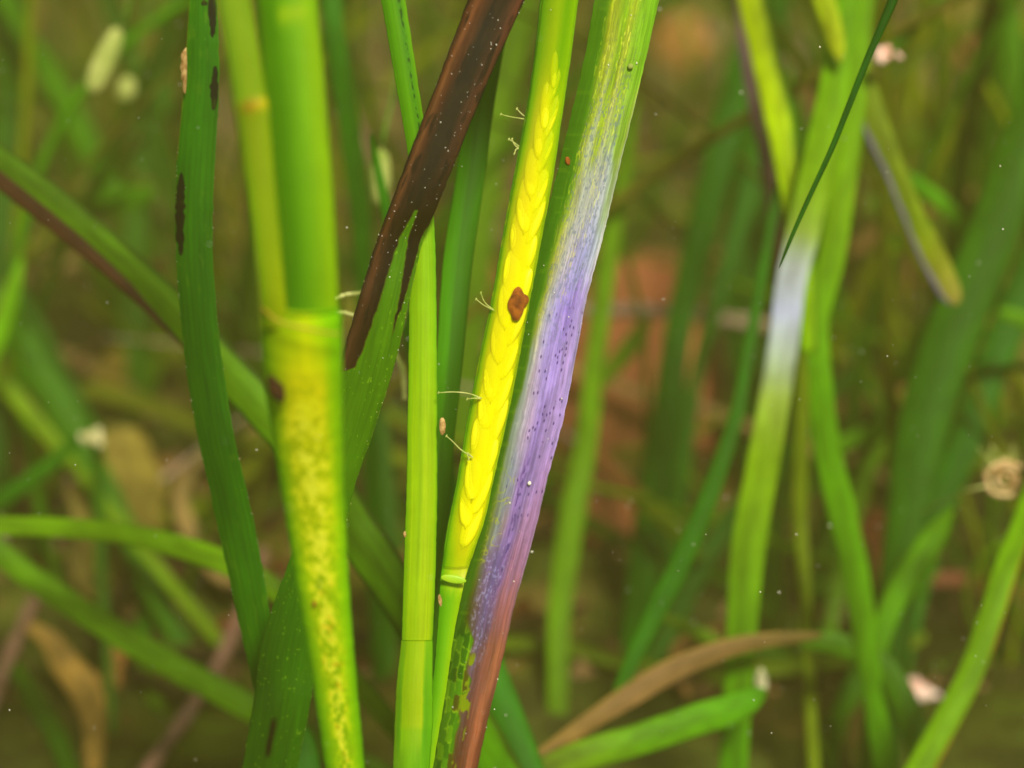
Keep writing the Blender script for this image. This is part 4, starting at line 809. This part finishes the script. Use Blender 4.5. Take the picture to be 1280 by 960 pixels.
for (lab, x, y, d, L0, W0, a) in (('tan crumb clinging to the right edge of the lime blade', 553, 533, .2475, 11, 4, -4), ('small tan crumb on the lime blade near its foot', 550, 751, .2482, 8, 2.4, -8), ('tiny tan crumb on the left edge of the lime blade', 506, 668, .2478, 4, 2, 0), ('pale splinter standing against the purple blade foot', 555, 845, .2545, 26, 3, 12)):
    px = d / FPX
    tag(blob('detritus_crumb', at(x, y, d), cam_axes(a, L0 * px, W0 * px, W0 * px * .8), M_crumb if 'splinter' not in lab else M_hair, seed=int(x), rough=.25), lab, 'crumb')
# pale filaments and worm-like threads
def thread(label, pts, wpx, mat=M_hair, name='pale_filament', cat='filament'):
    A = spline([(p[0], p[1], min(p[2], bed_depth(p[1]) * .955)) for p in pts], 40); px = A[:, 2].mean() / FPX
    tag(tube(name, at(A[:, 0], A[:, 1], A[:, 2]), wpx / 2 * px * (1 + .15 * np.sin(np.arange(40))), mat, sides=8), label, cat)
thread('pale filament curling behind the black blade tip', [(416, 374, .275), (434, 368, .275), (450, 366, .275), (470, 356, .275)], 5)
thread('lower pale filament just under the first behind the black blade', [(414, 392, .275), (430, 391, .275), (446, 396, .275), (460, 404, .275)], 5)
thread('pale knobby filament between the black blade and the lime blade', [(508, 380, .29), (500, 410, .29), (492, 436, .29), (503, 462, .29), (506, 500, .29)], 7, M_pod)
thread('pinkish brown dead stem slanting at the lower left corner', [(-30, 930, .46), (20, 800, .46), (70, 690, .46), (90, 600, .47)], 17, M_twig, 'dead_twig', 'stem')
thread('pinkish brown dead stem rising under the long sloping blade', [(150, 1010, .41), (215, 920, .41), (262, 850, .415), (300, 770, .42), (330, 690, .43)], 18, M_twig, 'dead_twig', 'stem')
thread('grey-brown twig lying level across the rust rock', [(690, 388, .46), (760, 388, .462), (840, 390, .465), (900, 398, .47), (985, 412, .48)], 18, M_twig2, 'twig', 'twig')

# rust rock and tan dead leaves
px = .6 / FPX
def boulder(label, cx, cy, d, a, b, c, mat, seed):
    px = d / FPX; tag(blob('rock', at(cx, cy, d), cam_axes(0, a * px, b * px, c * px), mat, seed=seed, rough=.16, nu=40, nv=30), label, 'rock')
boulder('rust brown rock standing behind the purple blade', 800, 510, .52, 200, 104, 34, M_rock, 12)
boulder('lower rust brown rock, in front of the taller one', 735, 700, .47, 110, 62, 30, M_rock, 14)
boulder('small rust brown rock behind the narrow dark green blades', 872, 560, .53, 80, 46, 30, M_rock, 17)
boulder('dull orange stone peeping between the yellow pod and the green blade', 612, 350, .62, 50, 26, 20, M_rock, 18)
def dead_leaf(label, pts, col, seed, **kw):
    pts = [(p[0], p[1], p[2] + (.07 if seed in (6, 7, 8, 9, 10) else .0), p[3]) for p in pts]; col = tuple(min(255, c * 1.12) for c in col)
    o = ribbon('dead_leaf', pts, M_back, along([(0, col), (1, tuple(int(c * .85) for c in col))], blot=30, seed=seed), n=50, nu=16, seed=seed, wob=4, **kw)
    tag(o, label, 'dead leaf'); return o
dead_leaf('translucent tan dead leaf standing upright at lower left', [(168, 535, .46, 90), (156, 580, .457, 124), (146, 640, .45, 124), (128, 700, .445, 100), (108, 750, .44, 56)], (134, 120, 52), 3, tips=(.012, .008), tilt=.4)
dead_leaf('tan frond arm curling above the dark gap, lower left corner', [(36, 782, .40, 14), (62, 800, .40, 26), (82, 830, .40, 36), (104, 858, .40, 40), (118, 900, .398, 30), (116, 960, .396, 24)], (150, 120, 56), 4, root=True)
dead_leaf('tan frond arm joining from the right, lower left corner', [(150, 800, .405, 14), (140, 840, .404, 30), (128, 870, .403, 28)], (150, 108, 52), 5)
dead_leaf('small yellow-tan dead leaf left of the dark streaked blade', [(150, 435, .45, 24), (138, 470, .45, 38), (130, 505, .45, 28)], (130, 112, 44), 6, tips=(.004, .004))
dead_leaf('tan dead leaf patch left of the debris, at left edge', [(66, 520, .44, 28), (58, 555, .44, 44), (50, 590, .44, 30)], (140, 116, 50), 7, tips=(.005, .005))
dead_leaf('pinkish dead leaf lying right of the forking blade foot', [(1075, 480, .55, 60), (1100, 540, .55, 80), (1110, 600, .545, 60)], (128, 92, 66), 8, tips=(.006, .006))
dead_leaf('rust dead leaf below the wide dark blade, right', [(1090, 640, .5, 30), (1098, 690, .5, 50), (1085, 740, .5, 40)], (150, 84, 56), 9, tips=(.006, .006))
dead_leaf('brown dead leaf behind the bent green blade', [(1150, 300, .52, 40), (1120, 350, .52, 50), (1100, 400, .52, 40)], (150, 106, 62), 10, tips=(.006, .006))
dead_leaf('brown dead leaf at the foot of the lime blade, left', [(440, 900, .42, 60), (470, 860, .42, 70), (480, 820, .42, 50)], (120, 80, 36), 11, tips=(.006, .006))
dead_leaf('tan dead leaf lying in the upper right corner', [(1180, 30, .7, 60), (1230, 60, .7, 80), (1270, 100, .7, 60)], (150, 108, 64), 12, tips=(.01, .01))
dead_leaf('orange-tan dead leaf behind the purple blade top', [(830, 20, .8, 50), (850, 50, .8, 70), (856, 90, .8, 50)], (168, 122, 62), 13, tips=(.01, .01))

def project(P):
    dz = P[:, 1] * cp - (P[:, 2] - CAM_H) * sp_
    return 640 + FPX * P[:, 0] / dz, 480 - FPX * (P[:, 1] * sp_ + (P[:, 2] - CAM_H) * cp) / dz
def in_frame(P):
    qx, qy = project(P); return np.any((qx > 5) & (qx < 1275) & (qy > 5) & (qy < 955))
def where(P):
    qx, qy = project(P); ok = (qx > 0) & (qx < 1280) & (qy > 0) & (qy < 960)
    x, y = qx[ok].mean(), qy[ok].mean()
    h = 'high up' if y < 320 else ('midway up' if y < 600 else 'low down')
    for lim, ph in ((120, 'at the far left edge'), (225, 'left of the black-streaked blade'), (320, 'between black-streaked blade and thick stem'), (430, 'behind the thick stem'), (500, 'between thick stem and lime blade'), (570, 'behind the lime blade'),
                    (680, 'behind the yellow pod'), (790, 'just right of the purple blade'), (880, 'behind the rust rock side'), (960, 'left of the white banded blade'), (1050, 'behind the white banded blade'), (1140, 'right of the forking blades'), (1220, 'behind the wide dark blade'), (9999, 'at the far right edge')):
        if x < lim: return h + ' ' + ph, qx, qy
def leaning(qx, qy):
    i, j = np.argmin(qy), np.argmax(qy); s = (qx[i] - qx[j]) / max(qy[j] - qy[i], 1)
    return 'upright' if abs(s) < .15 else ('leaning right' if s > 0 else 'leaning left') if abs(s) < 1.4 else 'lying level'
# ------------------------------------------------------------------ the seagrass meadow behind: each blade its own object
pal = [(66, 108, 14), (90, 128, 18), (46, 84, 12), (124, 140, 20), (40, 70, 14), (120, 118, 40), (96, 108, 32), (60, 112, 12)]
r = np.random.RandomState(23); cnt = 0
used = set(); guard = 0
while cnt < 228 and guard < 4000:
    guard += 1; near = cnt < 60
    y = r.uniform(.37, .50) if near else .44 + .7 * r.rand() ** 1.4; x = r.uniform(-1, 1) * (.245 * y + .02)
    if y < .52 and abs(x + .01) < .03: continue
    h = r.uniform(.05, .22) if r.rand() < .6 else r.uniform(.18, .40)
    a = r.uniform(0, 2 * math.pi); lean = r.uniform(.05, 1.5 if near else .9) * h
    n = 26; t = np.linspace(0, 1, n)[:, None]
    dirv = np.array([math.cos(a), math.sin(a) * .5, 0])
    P = np.array([x, y, float(bed_h(np.array(x), np.array(y))) - .004]) + dirv * lean * t ** 1.7 + np.array([0, 0, 1]) * h * (t - .25 * t ** 3 * r.uniform(0, 1.6)) + np.array([1, 0, 0]) * .012 * r.uniform(-1, 1) * np.sin(t * 5 + r.uniform(0, 6))
    if P[:, 1].min() < .33: continue
    if not in_frame(P): continue
    if near and P[:, 1].min() < .33: continue
    dz = P[:, 1] * cp - (P[:, 2] - CAM_H) * sp_; qx = 640 + FPX * P[:, 0] / dz; qy = 480 - FPX * (P[:, 1] * sp_ + (P[:, 2] - CAM_H) * cp) / dz
    if (dz.min() < .56) and np.any((qx > 725) & (qx < 905) & (qy > 290) & (qy < 760)) and not (near and r.rand() < .4): continue
    if (dz.min() < .5) and np.any((qx > 80) & (qx < 220) & (qy > 540) & (qy < 750)): continue
    if y > .6 and r.rand() < .75 and np.any(((qx > 1080) & (qy < 130) & (qy > 0)) | ((qx > 815) & (qx < 900) & (qy > 0) & (qy < 110))): continue
    T = norm(np.gradient(P, axis=0)); tw = a + r.uniform(-.5, .5) + t[:, 0] * r.uniform(-1, 1)
    S = norm(np.cross(T, np.stack([np.sin(tw) * .6, -np.ones(n), 0 * tw], -1)))
    w0 = r.uniform(.0008, .0026) if near else r.uniform(.0016, .0052); wd = w0 * (1 - .75 * t ** 4) / 2
    ci = r.randint(len(pal)); c = pal[ci]; c2 = tuple(np.clip(np.array(c) * r.uniform(.8, 1.4), 0, 255))
    pos, qx, qy = where(P)
    lab = ('thin ' if w0 < .0022 else 'wide ' if w0 > .0040 else '') + ['green', 'light green', 'dark green', 'yellow-green', 'dark olive', 'olive', 'dull green', 'mid green'][ci] + ' blurred blade ' + leaning(qx, qy) + ', ' + pos
    if lab in used: continue
    used.add(lab)
    o = skin('seagrass_leaf', P - S * wd, P + S * wd, M_back, along([(0, c), (1, c2)], seed=cnt), None, nu=6, bulge=.12, thick=.08)
    tag(o, lab, 'seagrass blade', 'seagrass blades of the meadow behind'); cnt += 1
for q in range(46):
    y = .40 + .6 * r.rand(); x = r.uniform(-1, 1) * (.245 * y + .02); L0 = r.uniform(.05, .22); a = r.uniform(0, 2 * math.pi); el = r.uniform(.1, 1.2)
    t = np.linspace(0, 1, 14)[:, None]
    P = np.array([x, y, .002]) + L0 * t * np.array([math.cos(a) * math.cos(el), abs(math.sin(a)) * math.cos(el), math.sin(el)]) + .08 * L0 * np.sin(t * 5 + q) * np.array([1, 0, .6])
    if not in_frame(P): continue
    mi = r.randint(3); pos, qx, qy = where(P); lab = 'blurred ' + ['brown', 'greyish', 'olive'][mi] + ' dead stalk ' + leaning(qx, qy) + ', ' + pos
    if lab in used: continue
    used.add(lab)
    o = tube('dead_twig', P, np.linspace(1, .5, 14) * r.uniform(.0006, .0016), (M_twig, M_twig2, M_stalk)[mi], sides=6)
    tag(o, lab, 'stem', 'dead stalks among the blades behind')
# fallen dead blades on the bed
for q in range(90):
    y = .42 + .8 * r.rand(); x = r.uniform(-1, 1) * (.25 * y + .02); a = r.uniform(0, math.pi); L0 = r.uniform(.03, .12)
    n = 20; t = np.linspace(-.5, .5, n); xs = x + np.cos(a) * L0 * t + .15 * L0 * np.sin(t * 4 + q); ys = y + np.sin(a) * L0 * t
    P = np.stack([xs, ys, bed_h(xs, ys) + .004 + .006 * r.rand() + r.uniform(0, .02) * (t + .5)], -1)
    T = norm(np.gradient(P, axis=0)); S = norm(np.cross(T, np.array([r.uniform(-.5, .5), -.4, 1.0])))
    wd = r.uniform(.002, .006) * np.ones((n, 1)) / 2
    if not in_frame(P): continue
    ci = r.randint(6); c = [(150, 112, 62), (120, 84, 46), (108, 120, 40), (166, 140, 84), (84, 62, 36), (120, 134, 40)][ci]; pos, qx, qy = where(P)
    lab = ['tan', 'brown', 'olive', 'pale tan', 'dark brown', 'mossy'][ci] + ' withered blade fallen flat, ' + pos
    if lab in used: continue
    used.add(lab)
    o = skin('fallen_leaf', P - S * wd, P + S * wd, M_back, along([(0, c), (1, c)], blot=30, seed=q), None, nu=6, bulge=.15, thick=.1, tips=(.003, .003))
    tag(o, lab, 'fallen blade', 'withered blades lying on the sea bed')
for q in range(36):
    y = r.uniform(.355, .46); x = r.uniform(-1, 1) * (.25 * y + .02); a = r.uniform(0, math.pi); L0 = r.uniform(.02, .07)
    n = 16; t = np.linspace(-.5, .5, n); xs = x + np.cos(a) * L0 * t + .2 * L0 * np.sin(t * 4 + q); ys = y + np.sin(a) * L0 * t
    P = np.stack([xs, ys, bed_h(xs, ys) + .003 + .008 * r.rand() * (t + .5)], -1); T = norm(np.gradient(P, axis=0)); S = norm(np.cross(T, np.array([r.uniform(-.5, .5), -.4, 1.0])))
    wd = r.uniform(.0015, .005) * np.ones((n, 1)) / 2; ci = r.randint(5); c = [(130, 96, 52), (70, 50, 30), (96, 120, 30), (60, 100, 20), (50, 40, 24)][ci]
    if not in_frame(P): continue
    pos, qx, qy = where(P)
    lab = ['tan', 'dark brown', 'olive', 'green', 'near-black'][ci] + ' short blade fallen flat, ' + pos
    if lab in used: continue
    used.add(lab)
    tag(skin('fallen_leaf', P - S * wd, P + S * wd, M_back, along([(0, c), (1, c)], blot=30, seed=q), None, nu=6, bulge=.15, thick=.1, tips=(.003, .003)),
        lab, 'fallen blade', 'withered blades lying on the sea bed')
# shell grit and mud crumbs over the bed, uncountable
N = 5000
y = .36 + 1.1 * r.rand(N) ** 1.4; x = r.uniform(-.32, .32, N) * (y / .9 + .2); s = .0008 + .004 * r.rand(N) ** 4
base = np.array([[1, 0, 0], [0, 1, 0], [-1, 0, 0], [0, -1, 0], [0, 0, 1]])
P = np.stack([x, y, bed_h(x, y) + s * .2], -1)
V = P[:, None] + base[None] * s[:, None, None] * r.uniform(.6, 1.4, (N, 5, 1))
F = (np.arange(N)[:, None, None] * 5 + np.array([[0, 1, 4], [1, 2, 4], [2, 3, 4], [3, 0, 4]])[None]).reshape(-1, 3)
cc = np.array([(90, 70, 40), (60, 54, 26), (150, 120, 80), (80, 96, 34), (124, 70, 44)])[r.randint(5, size=N)]
o = mesh_obj('bottom_detritus', V.reshape(-1, 3), F, M_back, None, col=np.repeat(lin(cc), 5, 0), uv=V.reshape(-1, 3)[:, :2], smooth=False)
tag(o, 'crumbs of mud, shell and rotted leaf over the sea bed', 'detritus', kind='stuff')
# marine snow: specks adrift in the water, uncountable
N = 1500
d = .15 + .40 * r.rand(N); X = r.uniform(-100, 1380, N); Yp = r.uniform(-100, 1060, N); s = .00004 + .00010 * r.rand(N) ** 4
s = np.where(d < .2, s * .55, s)
P = at(X, Yp, d)
base = np.array([[1, 0, 0], [-1, 0, 0], [0, 1, 0], [0, -1, 0], [0, 0, 1], [0, 0, -1]])
V = P[:, None] + base[None] * s[:, None, None] * r.uniform(.5, 1.6, (N, 6, 1))
F = (np.arange(N)[:, None, None] * 6 + np.array([[0, 2, 4], [2, 1, 4], [1, 3, 4], [3, 0, 4], [2, 0, 5], [1, 2, 5], [3, 1, 5], [0, 3, 5]])[None]).reshape(-1, 3)
tag(mesh_obj('marine_snow', V.reshape(-1, 3), F, M_speck), 'pale specks adrift in the water', 'specks', kind='stuff')

# ------------------------------------------------------------------ haze: the slightly murky green water
HAZE = 0.30
def haze_box():
    lo, hi = np.array([-16, -16, -1.2]), np.array([16, 17, .46])
    V = [[(lo, hi)[i][0], (lo, hi)[j][1], (lo, hi)[k_][2]] for i in (0, 1) for j in (0, 1) for k_ in (0, 1)]
    F = [[0, 1, 3, 2], [4, 6, 7, 5], [0, 4, 5, 1], [2, 3, 7, 6], [0, 2, 6, 4], [1, 5, 7, 3]]
    m, N_, L = new_mat('murky_water'); out = N_.new('ShaderNodeOutputMaterial'); pv = N_.new('ShaderNodeVolumePrincipled')
    pv.inputs['Color'].default_value = (*lin((208, 192, 100)), 1); pv.inputs['Density'].default_value = HAZE
    L.new(pv.outputs[0], out.inputs['Volume'])
    tag(mesh_obj('haze', V, F, m, smooth=False), 'pale greenish murk in the water', kind='stuff')
if HAZE: haze_box()
